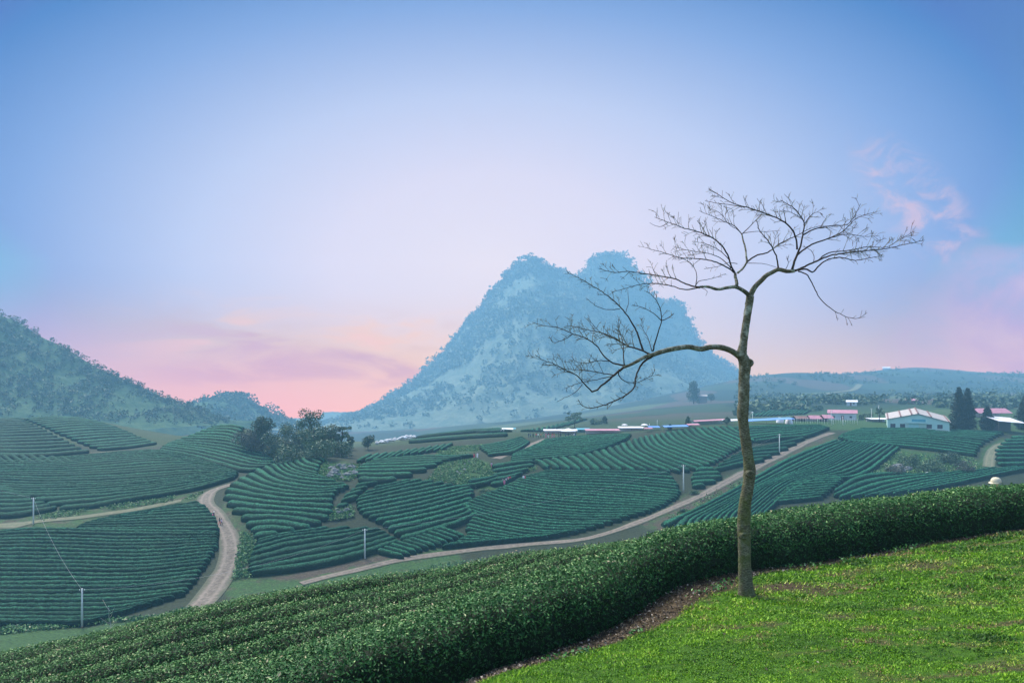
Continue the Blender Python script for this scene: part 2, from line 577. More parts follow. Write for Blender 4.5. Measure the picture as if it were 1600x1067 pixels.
def ray(u, v, d0=95.0, d1=420.0, step=0.5):
    """ground points under photo positions (u, v), looked for between d0 and d1 metres ahead"""
    u, v = np.atleast_1d(np.asarray(u, float)), np.atleast_1d(np.asarray(v, float))
    D = np.arange(d0, d1, step)
    X = ((u - 800) / F)[:, None] * D
    Z = (-(v - 600) / F)[:, None] * D
    g = G(X, np.broadcast_to(D, X.shape)) - Z
    hit = g > 0
    idx = np.where(hit.any(1), hit.argmax(1), np.abs(g).argmin(1))
    d = D[idx]
    k = np.clip(idx - 1, 0, None)
    rows = np.arange(len(u))
    a, b = g[rows, k], g[rows, idx]
    t = np.where((a < 0) & (b > 0), a / (a - b + 1e-12), 1.0)
    d = np.where(idx > 0, D[k] + (D[idx] - D[k]) * t, d)
    return np.c_[(u - 800) / F * d, d]


def at(u, v, d0=95.0, d1=420.0, step=0.5):
    p = ray([u], [v], d0, d1, step)[0]
    return (p[0], p[1], float(G(p[0], p[1])))


def resample(p, n):
    p = np.asarray(p, float)
    s = np.r_[0, np.cumsum(np.linalg.norm(np.diff(p, axis=0), axis=1))]
    # smooth (Catmull-Rom like) resampling
    t = np.linspace(0, s[-1], n)
    if len(p) < 3:
        return np.c_[np.interp(t, s, p[:, 0]), np.interp(t, s, p[:, 1])]
    m = np.gradient(p, s, axis=0)
    i = np.clip(np.searchsorted(s, t, 'right') - 1, 0, len(s) - 2)
    h = (s[i + 1] - s[i])
    q = ((t - s[i]) / h)[:, None]
    h = h[:, None]
    return ((2 * q ** 3 - 3 * q ** 2 + 1) * p[i] + (q ** 3 - 2 * q ** 2 + q) * h * m[i] + (-2 * q ** 3 + 3 * q ** 2) * p[i + 1] + (q ** 3 - q ** 2) * h * m[i + 1])


# ------------------------------------------------------------------ ground sheets
def inpoly(x, y, poly):
    c = np.zeros(np.shape(x), bool)
    n = len(poly)
    for i in range(n):
        x1, y1 = poly[i]
        x2, y2 = poly[(i + 1) % n]
        k = ((y1 > y) != (y2 > y)) & (x < (x2 - x1) * (y - y1) / (y2 - y1 + 1e-12) + x1)
        c ^= k
    return c


def ground_material():
    m, t, bs = base_mat('valley_ground')
    geo = t.n('ShaderNodeNewGeometry').outputs['Position']
    gr = t.n('ShaderNodeAttribute', attribute_name='grass').outputs['Fac']
    far = t.n('ShaderNodeAttribute', attribute_name='far').outputs['Fac']
    n1 = t.noise(geo, 0.35, 5, 0.65)
    n2 = t.noise(geo, 2.2, 4, 0.7)
    soil = t.ramp(n2, [(0.3, (0.022, 0.017, 0.012)), (0.55, (0.055, 0.045, 0.033)), (0.75, (0.10, 0.082, 0.06))])
    grass = t.ramp(n2, [(0.3, (0.008, 0.028, 0.008)), (0.55, (0.026, 0.068, 0.018)), (0.75, (0.065, 0.125, 0.032))])
    f = t.ss(t.m('ADD', gr, t.m('MULTIPLY', t.m('SUBTRACT', n1, 0.5), 1.1)), 0.35, 0.65)
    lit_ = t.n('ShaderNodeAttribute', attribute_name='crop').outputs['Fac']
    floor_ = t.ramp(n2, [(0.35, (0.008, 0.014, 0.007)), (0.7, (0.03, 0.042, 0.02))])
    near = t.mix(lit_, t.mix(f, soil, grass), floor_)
    # the far slope is a patchwork of plots
    vec = t.n('ShaderNodeMapping')
    t.L.new(geo, vec.inputs[0])
    vec.inputs['Scale'].default_value = (1 / 90, 1 / 150, 0.02)
    vec.inputs['Rotation'].default_value = (0, 0, 0.35)
    wob = t.n('ShaderNodeMix', data_type='VECTOR')
    wob.inputs[0].default_value = 0.35
    t.L.new(vec.outputs[0], wob.inputs[4])
    nz = t.n('ShaderNodeTexNoise')
    nz.inputs['Scale'].default_value = 1.4
    t.L.new(vec.outputs[0], nz.inputs['Vector'])
    t.L.new(nz.outputs['Color'], wob.inputs[5])
    vo = t.n('ShaderNodeTexVoronoi')
    vo.inputs['Scale'].default_value = 1.6
    t.L.new(wob.outputs[1], vo.inputs['Vector'])
    sx = t.n('ShaderNodeSeparateColor')
    t.L.new(vo.outputs['Color'], sx.inputs[0])
    plot = t.ramp(sx.outputs[0], [(0.0, (0.008, 0.025, 0.018)), (0.35, (0.018, 0.042, 0.025)), (0.55, (0.05, 0.075, 0.035)), (0.68, (0.05, 0.042, 0.034)), (0.86, (0.085, 0.11, 0.05)), (0.93, (0.012, 0.03, 0.02))], 'CONSTANT')
    wv = t.n('ShaderNodeTexWave')
    wv.inputs['Scale'].default_value = 0.12
    wv.inputs['Distortion'].default_value = 3.0
    wv.inputs['Detail Scale'].default_value = 0.25
    t.L.new(geo, wv.inputs['Vector'])
    plot = t.mix(0.55, plot, t.mix(t.noise(geo, 0.12, 5, 0.75), t.v('SCALE', plot, scale=0.45), t.v('SCALE', plot, scale=1.7)))
    plot = t.mix(t.m('MULTIPLY', wv.outputs['Fac'], 0.25), plot, t.v('SCALE', plot, scale=0.5))
    t.put(bs.inputs['Base Color'], t.mix(far, near, plot))
    bs.inputs['Roughness'].default_value = 0.9
    bs.inputs['Specular IOR Level'].default_value = 0.15
    bp = t.n('ShaderNodeBump')
    bp.inputs['Strength'].default_value = 0.7
    bp.inputs['Distance'].default_value = 0.15
    t.L.new(n2, bp.inputs['Height'])
    t.L.new(bp.outputs[0], bs.inputs['Normal'])
    return m


ra = np.concatenate([np.linspace(-1.35, -0.85, 30)[:-1], np.linspace(-0.85, 0.85, 520), np.linspace(0.85, 1.35, 30)[1:]])
yb = np.concatenate([np.linspace(16, 98, 42)[:-1], np.exp(np.linspace(math.log(98), math.log(300), 230))[:-1], np.exp(np.linspace(math.log(300), math.log(2220), 150))])
gx, gy = np.meshgrid(ra, yb)
gx = gx * gy
gz = G(gx, gy)
gz[gy < 17.4] -= 0.06
U, V = 800 + F * gx / gy, 600 - F * gz / gy
grass = np.full(gx.shape, 0.62)
GRASSY = [  # photo outlines of grassy ground
    ([(-80, 984), (130, 982), (240, 962), (300, 948), (310, 990), (-80, 1060)], 0.85, 0, 140),
    ([(400, 908), (560, 876), (660, 852), (664, 866), (560, 892), (440, 918)], 0.2, 0, 170),
    ([(375, 905), (362, 850), (345, 800), (352, 780), (372, 800), (392, 850), (400, 905)], 0.5, 0, 170),
    ([(1000, 822), (1060, 778), (1120, 752), (1200, 716), (1290, 666), (1312, 690), (1200, 748), (1100, 804), (1040, 832)], 0.42, 0, 280),
    ([(365, 905), (395, 905), (470, 905), (600, 875), (720, 850), (720, 880), (500, 920), (360, 940), (350, 920)], 0.66, 0, 170),
    ([(690, 722), (742, 716), (765, 722), (775, 745), (760, 762), (700, 752), (668, 752), (700, 740)], 0.75, 0, 240),
    ([(745, 762), (790, 755), (800, 765), (760, 778)], 0.7, 0, 240),
    ([(800, 732), (835, 725), (835, 735), (800, 742)], 0.95, 0, 240),
    ([(690, 698), (760, 694), (745, 706), (680, 713)], 0.7, 0, 280),
    ([(1160, 672), (1240, 655), (1340, 652), (1400, 662), (1400, 674), (1300, 672), (1240, 668)], 1.0, 200, 420),
    ([(1260, 700), (1310, 690), (1325, 692), (1250, 722)], 0.95, 0, 300),
    ([(1150, 760), (1060, 805), (1030, 825), (1100, 800), (1200, 740)], 0.6, 0, 300),
    ([(1528, 730), (1538, 700), (1568, 685), (1580, 690), (1556, 706), (1556, 730)], 1.0, 0, 300),
    ([(1350, 745), (1400, 700), (1520, 715), (1540, 735), (1430, 758)], 0.75, 0, 300),
    ([(340, 690), (382, 668), (400, 690), (440, 725), (395, 700)], 0.9, 0, 300),
    ([(-80, 836), (-80, 808), (60, 802), (230, 782), (330, 766), (320, 784), (230, 802), (60, 834)], 0.55, 0, 220),
    ([(480, 725), (540, 720), (560, 735), (520, 755), (490, 748)], 0.65, 0, 260),
]
for poly, val, dmin, dmax in GRASSY:
    k = inpoly(U, V, poly) & (gy > dmin) & (gy < dmax)
    grass[k] = val
grass[(gy > 255) & (U < 1150)] = 0.75
grass[gy < 98] = 0.9
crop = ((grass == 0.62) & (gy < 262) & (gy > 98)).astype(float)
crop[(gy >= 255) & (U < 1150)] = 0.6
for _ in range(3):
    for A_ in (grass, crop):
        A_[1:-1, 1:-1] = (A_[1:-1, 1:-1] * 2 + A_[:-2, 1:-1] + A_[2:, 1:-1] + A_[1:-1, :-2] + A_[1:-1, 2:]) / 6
far = smooth(330, 480, gy)
nv, nu = gx.shape
I = np.arange(nv * nu).reshape(nv, nu)
fq = np.stack([I[:-1, :-1], I[:-1, 1:], I[1:, 1:], I[1:, :-1]], -1).reshape(-1, 4)
GROUND = ground_material()
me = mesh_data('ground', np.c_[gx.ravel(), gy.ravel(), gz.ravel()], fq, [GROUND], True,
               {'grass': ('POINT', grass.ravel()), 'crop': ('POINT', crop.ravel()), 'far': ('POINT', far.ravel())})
tag(link('ground', me), kind='structure')

# ------------------------------------------------------------------ dirt roads
def road_material(name, a, b, c):
    m, t, bs = base_mat(name)
    geo = t.n('ShaderNodeNewGeometry').outputs['Position']
    lat = t.n('ShaderNodeAttribute', attribute_name='lat').outputs['Fac']
    n2 = t.noise(geo, 1.3, 5, 0.7)
    n3 = t.noise(geo, 0.25, 3, 0.6)
    col = t.ramp(n2, [(0.3, a), (0.52, b), (0.72, c)])
    rut = t.m('ABSOLUTE', t.m('SUBTRACT', t.m('ABSOLUTE', lat), 0.45))
    col = t.mix(t.m('MULTIPLY', t.ss(rut, 0.22, 0.02), 0.5), col, c)
    edge = t.ss(t.m('ADD', t.m('ABSOLUTE', lat), t.m('MULTIPLY', t.m('SUBTRACT', n3, 0.5), 0.9)), 0.55, 0.95)
    col = t.mix(t.m('MULTIPLY', edge, 0.85), col, (0.045, 0.055, 0.026))
    t.put(bs.inputs['Base Color'], col)
    bs.inputs['Roughness'].default_value = 0.95
    bp = t.n('ShaderNodeBump')
    bp.inputs['Strength'].default_value = 0.8
    bp.inputs['Distance'].default_value = 0.12
    t.L.new(n2, bp.inputs['Height'])
    t.L.new(bp.outputs[0], bs.inputs['Normal'])
    return m


DIRT = road_material('road_dirt', (0.05, 0.039, 0.028), (0.105, 0.085, 0.063), (0.185, 0.155, 0.12))
TRACK = road_material('grassy_track', (0.04, 0.055, 0.022), (0.085, 0.095, 0.045), (0.14, 0.125, 0.075))


def road(name, px, width, mat, d0=95, d1=420, lift=0.10):
    q = resample(px, max(6, len(px) * 3))
    p = ray(q[:, 0], q[:, 1], d0, d1)
    L = np.sum(np.linalg.norm(np.diff(p, axis=0), axis=1))
    p = resample(p[::3] if len(p) > 9 else p, max(8, int(L / 1.2)))
    for _ in range(6):
        p[1:-1] = (p[:-2] + 2 * p[1:-1] + p[2:]) / 4
    tan = np.gradient(p, axis=0)
    tan /= np.linalg.norm(tan, axis=1, keepdims=True)
    nr = np.c_[-tan[:, 1], tan[:, 0]]
    wd = np.interp(np.linspace(0, 1, len(p)), np.linspace(0, 1, len(np.atleast_1d(width))), np.atleast_1d(width))
    wd = wd * (1 + 0.2 * fbm(np.arange(len(p)) / 6.0, np.zeros(len(p)), 3))
    ls = np.linspace(-1, 1, 9)
    P = p[:, None, :] + nr[:, None, :] * (ls[None, :, None] * wd[:, None, None] / 2)
    z = G(P[..., 0], P[..., 1]) + lift + 0.05 * (1 - ls[None, :] ** 2)
    n, k = z.shape
    I = np.arange(n * k).reshape(n, k)
    f = np.stack([I[:-1, :-1], I[1:, :-1], I[1:, 1:], I[:-1, 1:]], -1).reshape(-1, 4)
    me = mesh_data(name, np.c_[P[..., 0].ravel(), P[..., 1].ravel(), z.ravel()], f, [mat], True, {'lat': ('POINT', np.tile(ls, n))})
    return tag(link(name, me), kind='structure')


road('dirt_road', [(296, 962), (322, 935), (345, 903), (361, 868), (357, 838), (344, 813), (328, 793), (320, 779), (330, 768), (352, 760), (380, 752)], [5.2, 4.8, 4.4, 4.0, 3.6, 4.2, 3.4], DIRT)
road('path', [(-70, 826), (0, 821), (60, 816), (150, 805), (230, 793), (290, 781), (322, 774)], 2.6, TRACK, lift=0.12)
road('dirt_road', [(470, 912), (530, 897), (600, 880), (700, 864), (800, 853), (880, 846), (950, 834), (1010, 811), (1080, 781), (1150, 746), (1220, 711), (1270, 688), (1310, 674), (1345, 668)], [2.2, 2.2, 2.3, 3.0, 2.7, 2.2], DIRT)
road('path', [(775, 717), (800, 707), (825, 697), (850, 687), (868, 683)], 3.0, DIRT, lift=0.12)
road('path', [(236, 704), (270, 708), (310, 721), (350, 733), (400, 741)], 1.6, TRACK, lift=0.12)
road('path', [(140, 708), (185, 706), (240, 705)], 1.4, TRACK, lift=0.14)
road('path', [(1545, 730), (1548, 712), (1560, 697), (1590, 687)], 3.0, TRACK, lift=0.12)
road('path', [(1240, 640), (1262, 626), (1285, 617), (1330, 609), (1345, 598), (1338, 591)], [6, 8, 8, 9], TRACK, 360, 1500, lift=0.9)

# ------------------------------------------------------------------ the valley's tea rows
PROF_X = np.array([-1.0, -1.04, -0.93, -0.62, -0.22, 0.22, 0.62, 0.93, 1.04, 1.0])
PROF_Z = np.array([-0.15, 0.30, 0.66, 0.90, 1.0, 1.0, 0.90, 0.66, 0.30, -0.15])
NUM = ['', 'first', 'second', 'third', 'fourth', 'fifth', 'sixth', 'seventh', 'eighth', 'ninth', 'tenth', 'eleventh', 'twelfth', 'thirteenth', 'fourteenth',
       'fifteenth', 'sixteenth', 'seventeenth', 'eighteenth', 'nineteenth']


def ordinal(i):
    if i < 20:
        return NUM[i]
    tens = {2: 'twent', 3: 'thirt', 4: 'fort'}[i // 10]
    return tens + 'ieth' if i % 10 == 0 else tens + 'y-' + NUM[i % 10]


def row_mesh(p, hw, h, rng):
    """one clipped hedge along the plan line p (n,2) with half widths hw"""
    L = np.r_[0, np.cumsum(np.linalg.norm(np.diff(p, axis=0), axis=1))]
    tan = np.gradient(p, axis=0)
    tan /= np.linalg.norm(tan, axis=1, keepdims=True) + 1e-9
    nr = np.c_[-tan[:, 1], tan[:, 0]]
    de = np.minimum(L, L[-1] - L)
    cap = np.sqrt(np.clip(1 - (1 - np.clip(de / 1.1, 0, 1)) ** 2, 0.03, 1))
    n, k = len(p), len(PROF_X)
    s0 = int(rng.integers(1000))
    wob = 1 + 0.09 * fbm(L / 2.5, np.zeros(n), s0)
    off = PROF_X[None] * (hw * cap * wob)[:, None] + rng.normal(0, 0.05, (n, k))
    hh = h * (0.55 + 0.45 * cap) * (1 + 0.07 * fbm(L / 3.5, np.ones(n), s0))
    P = p[:, None] + nr[:, None] * off[..., None]
    z = G(P[..., 0], P[..., 1]) + PROF_Z[None] * hh[:, None] + rng.normal(0, 0.05, (n, k)) * (PROF_Z > 0)
    I = np.arange(n * k).reshape(n, k)
    f = np.stack([I[:-1, :-1], I[1:, :-1], I[1:, 1:], I[:-1, 1:]], -1).reshape(-1, 4)
    V = np.c_[P[..., 0].ravel(), P[..., 1].ravel(), z.ravel()]
    ends = [tuple(I[0]), tuple(I[-1][::-1])]
    return V, [tuple(q) for q in f] + ends


def field_rows(guides, n, d0, d1, M=36):
    gs = []
    for g in guides:
        q = resample(g, M)
        gs.append(ray(q[:, 0], q[:, 1], d0, d1))
    gs = np.array(gs)                                   # guides, M, 2
    for _ in range(3):
        gs[:, 1:-1] = (gs[:, :-2] + 2 * gs[:, 1:-1] + gs[:, 2:]) / 4
    dist = np.median(np.linalg.norm(np.diff(gs, axis=0), axis=2), axis=1)
    cum = np.r_[0, np.cumsum(dist)]
    t = np.linspace(0, cum[-1], n)
    A = np.empty((n, M, 2))
    for i in range(M):
        for c in range(2):
            A[:, i, c] = np.interp(t, cum, gs[:, i, c])
    if len(guides) > 2:                                 # soften kinks between guides
        for _ in range(2):
            A[1:-1] = (A[:-2] + 2 * A[1:-1] + A[2:]) / 4
    return A


N_ROWS = [0]


def field(place, guides, n, d0=95, d1=420, h=1.15, stuff=False, count='from the front', trim=0.5, fill=0.41, wmax=1.5):
    rng = np.random.default_rng(abs(hash(place)) % 1000 if False else len(place) * 7 + n)
    A = field_rows(guides, n, d0, d1)
    allv, allf, c = [], [], 0
    mat = TEA if ('left' in place or 'wedge' in place or 'corner' in place or 'bare dirt' in place) else TEA_HAZED
    for k in range(n):
        p = A[k]
        tan = np.gradient(p, axis=0)
        tan /= np.linalg.norm(tan, axis=1, keepdims=True) + 1e-9
        nr = np.c_[-tan[:, 1], tan[:, 0]]
        sp = []
        for j in (k - 1, k + 1):
            if 0 <= j < n:
                dvec = A[j][:, None] - p[None]          # nearest across distance
                dd_ = np.abs(np.einsum('jik,ik->ji', dvec, nr))
                al = np.abs(np.einsum('jik,ik->ji', dvec, tan))
                near = np.argmin(al + dd_ * 0.2, axis=0)
                sp.append(dd_[near, np.arange(len(p))])
        sp = np.mean(sp, axis=0) if sp else np.full(len(p), 1.6)
        hw = np.clip(sp * fill, 0.3, wmax)
        L = np.sum(np.linalg.norm(np.diff(p, axis=0), axis=1))
        a, b = (rng.random() * trim - .5) / L, 1 - (rng.random() * trim - .5) / L
        if b - a < 0.2:
            a, b = 0.0, 1.0
        m = max(6, int(L * (b - a) / 0.6))
        s = np.linspace(a, b, m)
        src = np.linspace(0, 1, len(p))
        q = np.c_[np.interp(s, src, p[:, 0]), np.interp(s, src, p[:, 1])]
        q += np.where(s < 0, s * L, np.where(s > 1, (s - 1) * L, 0))[:, None] * np.where(s[:, None] < .5, tan[0], tan[-1])
        if m > 8:
            q[1:-1] = (q[:-2] + 2 * q[1:-1] + q[2:]) / 4
        hq = np.interp(s, src, hw)
        V_, F_ = row_mesh(q, hq, h * (0.95 + 0.1 * rng.random()), rng)
        if stuff:
            allv.append(V_)
            allf += [tuple(i + c for i in f) for f in F_]
            c += len(V_)
        else:
            cen = V_.mean(0)
            cen[2] = V_[:, 2].min()
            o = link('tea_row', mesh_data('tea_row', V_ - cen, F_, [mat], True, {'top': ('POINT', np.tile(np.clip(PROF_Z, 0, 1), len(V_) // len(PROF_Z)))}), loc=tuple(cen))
            word = 'front' if k == 0 else ordinal(k + 1)
            tag(o, f'{word} tea row {count} of the {place}' if k else f'tea row along the {count.split()[-1]} edge of the {place}', 'tea row', 'clipped tea rows')
            N_ROWS[0] += 1
    if stuff:
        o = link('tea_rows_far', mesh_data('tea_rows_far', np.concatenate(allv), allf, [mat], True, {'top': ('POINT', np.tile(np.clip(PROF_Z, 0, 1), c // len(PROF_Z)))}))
        tag(o, f'{place}', 'tea rows', kind='stuff')


FIELDS = [
    ('broad field left of the winding dirt road', [
        [(-60, 976), (60, 977), (150, 974), (190, 962)], [(-60, 945), (100, 945), (200, 942), (290, 933)], [(-60, 905), (100, 905), (220, 905), (316, 893)],
        [(-60, 865), (100, 866), (230, 868), (338, 860)], [(-60, 838), (60, 832), (200, 834), (341, 837)]], 24, {}),
    ('wedge beside the three road walkers', [
        [(120, 831), (240, 831), (341, 831)], [(130, 821), (250, 815), (336, 812)], [(170, 812), (260, 800), (322, 797)], [(225, 804), (275, 795), (308, 789)]], 10, {}),
    ('small corner plot behind the left pole', [
        [(-60, 808), (30, 806), (86, 797)], [(-60, 788), (20, 788), (62, 787)], [(-60, 766), (-15, 764), (10, 766)]], 8, {}),
    ('long field above the grassy left path', [
        [(94, 797), (140, 793), (200, 783), (262, 774), (330, 760), (366, 749)], [(30, 776), (120, 776), (220, 768), (310, 755), (370, 745)],
        [(-60, 753), (80, 758), (200, 755), (300, 747), (372, 741)], [(-60, 739), (80, 742), (200, 738), (300, 732), (360, 737)],
        [(-60, 730), (60, 729), (160, 720), (240, 716), (320, 724)], [(115, 717), (150, 713), (200, 709), (240, 707), (268, 710)]], 24, {}),
    ('short striped plot at the left edge', [
        [(-60, 709), (-38, 727)], [(0, 712), (22, 728)], [(95, 717), (112, 726)]], 12, dict(count='from the left', trim=.3, stuff=True)),
    ('far terraces under the left hill', [
        [(-60, 712), (60, 713), (137, 707)], [(-60, 690), (45, 688), (92, 686)], [(-60, 672), (20, 670), (58, 668)], [(-60, 659), (-5, 657), (25, 656)]], 15, dict(d1=345, stuff=True, wmax=2.4)),
    ('far sloping terraces beside the ditch', [
        [(152, 704), (190, 701), (243, 694)], [(112, 688), (160, 684), (212, 682)], [(75, 671), (120, 667), (172, 666)], [(38, 657), (80, 654), (126, 655)]], 15, dict(d1=345, stuff=True, wmax=2.4)),
    ('rounded knoll below the dark trees', [
        [(250, 706), (300, 715), (345, 727), (385, 737), (402, 737)], [(256, 700), (310, 706), (360, 717), (410, 728), (434, 726)],
        [(265, 694), (320, 697), (365, 703), (400, 712), (422, 717)], [(285, 687), (325, 688), (355, 691), (375, 698), (398, 707)],
        [(308, 679), (335, 680), (352, 681), (362, 684), (372, 689)], [(332, 670), (348, 668), (360, 668), (370, 669), (378, 671)]], 13, dict(d1=275)),
    ('curved terraces facing the road bend', [
        [(399, 841), (415, 839), (434, 838)], [(390, 821), (435, 816), (492, 827)], [(376, 813), (420, 810), (468, 814), (512, 823)], [(361, 799), (405, 804), (465, 807), (517, 811)],
        [(352, 784), (390, 789), (450, 795), (519, 799)], [(348, 775), (390, 780), (450, 787), (524, 790)], [(357, 764), (399, 773), (450, 780), (520, 780)],
        [(372, 751), (399, 763), (444, 774), (510, 773)], [(393, 741), (420, 757), (468, 766), (522, 771), (558, 765)], [(420, 732), (441, 748), (480, 757), (536, 760)],
        [(441, 724), (459, 738), (480, 744), (492, 748)], [(467, 718), (480, 729), (495, 733)], [(490, 715), (498, 719), (506, 724)]], 21, dict(d1=225)),
    ('block above the bare dirt strip', [
        [(392, 900), (480, 888), (560, 870), (622, 850)], [(385, 889), (460, 869), (550, 852), (606, 838)], [(399, 860), (450, 846), (520, 838), (590, 828)], [(404, 849), (450, 839), (490, 833), (512, 829)]], 8, {}),
    ('middle block slanting toward the rocky glade', [
        [(628, 845), (680, 831), (720, 818), (746, 806)], [(598, 822), (650, 812), (690, 803), (733, 791)], [(565, 806), (630, 795), (690, 780), (745, 765)],
        [(556, 795), (610, 784), (660, 775), (718, 764)], [(560, 778), (600, 768), (640, 758), (666, 752)], [(585, 767), (605, 763), (625, 758), (640, 754)]], 14, dict(d1=225)),
    ('level block between the two rock patches', [
        [(560, 752), (590, 753), (618, 752)], [(556, 744), (600, 745), (640, 746)], [(556, 736), (610, 735), (665, 731), (688, 728)], [(570, 728), (630, 725), (690, 723)], [(585, 722), (650, 717), (715, 716), (740, 715)]], 8, dict(d1=235)),
    ('short rows along the middle crest', [
        [(560, 724), (578, 714)], [(620, 716), (640, 706)], [(690, 705), (705, 696)]], 12, dict(d1=262, stuff=True, trim=.2)),
    ('small plot above the worn footpath', [
        [(765, 713), (800, 708), (820, 698), (827, 693)], [(755, 706), (790, 700), (822, 690)], [(752, 700), (785, 694), (815, 686)]], 6, dict(d1=275)),
    ('large ribbed field above the lower track', [
        [(692, 858), (715, 856), (742, 852)], [(735, 841), (770, 846), (800, 848), (820, 847)], [(725, 828), (770, 838), (830, 846), (868, 841)], [(745, 812), (800, 826), (860, 834), (905, 833)],
        [(718, 794), (770, 808), (850, 822), (940, 825)], [(745, 780), (800, 795), (880, 806), (1000, 808)], [(782, 766), (840, 778), (920, 785), (1040, 792)],
        [(807, 753), (860, 763), (950, 768), (1063, 778)], [(832, 745), (880, 748), (960, 750), (1060, 758)], [(850, 740), (900, 741), (970, 741), (1045, 744)]], 33, dict(d1=225)),
    ('wavy field below the blue canopies', [
        [(836, 723), (844, 725), (850, 729), (855, 734)], [(872, 719), (880, 724), (890, 731), (900, 737)], [(912, 714), (922, 721), (930, 729), (938, 738)],
        [(956, 703), (963, 711), (982, 724), (1015, 739)], [(990, 689), (996, 701), (1025, 719), (1076, 740)], [(1018, 683), (1024, 694), (1060, 712), (1110, 730)],
        [(1050, 677), (1060, 687), (1090, 701), (1133, 716)], [(1088, 672), (1100, 683), (1125, 694), (1151, 705)], [(1138, 669), (1150, 677), (1165, 684), (1178, 692)]], 30, dict(d1=275, count='from the left', trim=.4, wmax=1.6)),
    ('level plateau before the white stalls', [
        [(800, 723), (850, 719), (905, 713), (948, 703)], [(800, 713), (850, 708), (920, 703), (968, 694)], [(830, 701), (870, 696), (930, 692), (982, 688)], [(850, 691), (880, 687), (930, 684), (985, 682)]], 14, dict(d1=275)),
    ('small clump around the fourth pole', [
        [(1083, 763), (1092, 762), (1102, 762)], [(1085, 757), (1105, 755), (1120, 754)], [(1078, 750), (1110, 749), (1136, 748)], [(1082, 744), (1110, 742), (1130, 742)], [(1088, 738), (1100, 736), (1115, 736)]], 5, dict(d1=240)),
    ('plot left of the upper pole', [
        [(1118, 737), (1150, 729), (1192, 721)], [(1126, 726), (1165, 715), (1214, 711)], [(1150, 715), (1192, 704), (1238, 701)], [(1165, 706), (1205, 699), (1256, 687)]], 6, dict(d1=260)),
    ('flat plot beside the upper road end', [
        [(1182, 692), (1220, 687), (1260, 683), (1296, 671)], [(1166, 685), (1210, 679), (1255, 675), (1290, 670)], [(1148, 671), (1190, 669), (1240, 668), (1280, 667)]], 7, dict(d1=285)),
    ('sweeping field right of the road', [
        [(1040, 823), (1100, 795), (1156, 765), (1231, 722), (1308, 691)], [(1060, 831), (1110, 804), (1179, 768), (1250, 731), (1325, 694)], [(1095, 828), (1137, 800), (1194, 759), (1269, 735), (1347, 694)],
        [(1150, 816), (1179, 791), (1215, 760), (1290, 737), (1370, 695)], [(1192, 809), (1216, 785), (1262, 757), (1345, 745), (1404, 702)]], 15, dict(count='from the left', wmax=1.6)),
    ('lens shaped plot above the hedge', [
        [(1208, 788), (1250, 784), (1285, 780)], [(1222, 773), (1260, 769), (1303, 766)], [(1235, 761), (1275, 758), (1316, 756)], [(1262, 750), (1290, 748), (1316, 751)]], 10, {}),
    ('band below the shrubby rock patch', [
        [(1420, 772), (1500, 757), (1600, 737), (1670, 730)], [(1350, 779), (1430, 760), (1500, 748), (1590, 732)], [(1292, 783), (1345, 759), (1420, 750), (1490, 745)], [(1305, 771), (1340, 751), (1380, 744), (1426, 745)]], 8, dict(wmax=1.5)),
    ('stubby block at the lower track bend', [[(592, 864), (628, 873)], [(624, 850), (662, 862)], [(654, 842), (690, 853)], [(687, 829), (726, 843)]], 11, dict(count='from the left', trim=.3)),
    ('broken terraces between the two rock gaps', [[(522, 797), (548, 790)], [(528, 786), (556, 777)], [(543, 774), (580, 763)], [(556, 763), (590, 757)]], 5, dict(trim=1.5)),
    ('short curved rows right of the weedy glade', [[(764, 760), (785, 757), (806, 748)], [(775, 751), (800, 747), (832, 737)], [(772, 743), (800, 739), (832, 733)], [(768, 733), (800, 727), (838, 724)]], 5, dict(trim=1.5)),
    ('glade edge above the middle block', [[(720, 764), (752, 759), (782, 750)], [(728, 757), (758, 752), (783, 746)]], 2, dict(trim=1.5)),
    ('smooth plateau before the greenhouse', [
        [(1325, 692), (1400, 698), (1460, 704), (1525, 713)], [(1308, 686), (1390, 685), (1470, 689), (1532, 698)], [(1322, 679), (1400, 677), (1480, 681), (1555, 684)], [(1345, 673), (1420, 673), (1500, 675), (1568, 679)]], 12, dict(d1=262, fill=.5)),
    ('plot at the right edge beyond the track', [
        [(1562, 728), (1600, 727), (1660, 726)], [(1558, 706), (1600, 706), (1660, 705)], [(1566, 694), (1600, 693), (1660, 692)], [(1585, 686), (1620, 685), (1660, 685)]], 8, dict(d1=270, fill=.5)),
    ('hazy distant tea terraces before the mountain', [
        [(640, 698), (700, 697), (760, 692), (792, 685)], [(645, 690), (720, 687), (790, 680)], [(655, 684), (720, 680), (785, 674)], [(690, 676), (740, 673), (780, 671)]], 16, dict(d0=262, d1=900, stuff=True, h=1.3, wmax=4)),
    ('hazy rows on the rise behind the stalls', [
        [(815, 681), (824, 673)], [(860, 672), (880, 663)], [(895, 663), (915, 656)]], 12, dict(d0=300, d1=520, stuff=True, h=1.1, wmax=2.2, trim=.2)),
    ('hazy rows below the far right slope', [
        [(1175, 651), (1185, 643)], [(1215, 650), (1228, 643)], [(1255, 648), (1268, 640)]], 14, dict(d0=300, d1=560, stuff=True, h=1.1, wmax=2.4, trim=.2)),
    ('hazy rows on the far right slope', [
        [(1197, 640), (1206, 632)], [(1235, 637), (1247, 629)], [(1262, 634), (1275, 626)]], 13, dict(d0=380, d1=700, stuff=True, h=1.3, wmax=3, trim=.2)),
]
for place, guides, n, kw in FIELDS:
    field(place, guides, n, **kw)

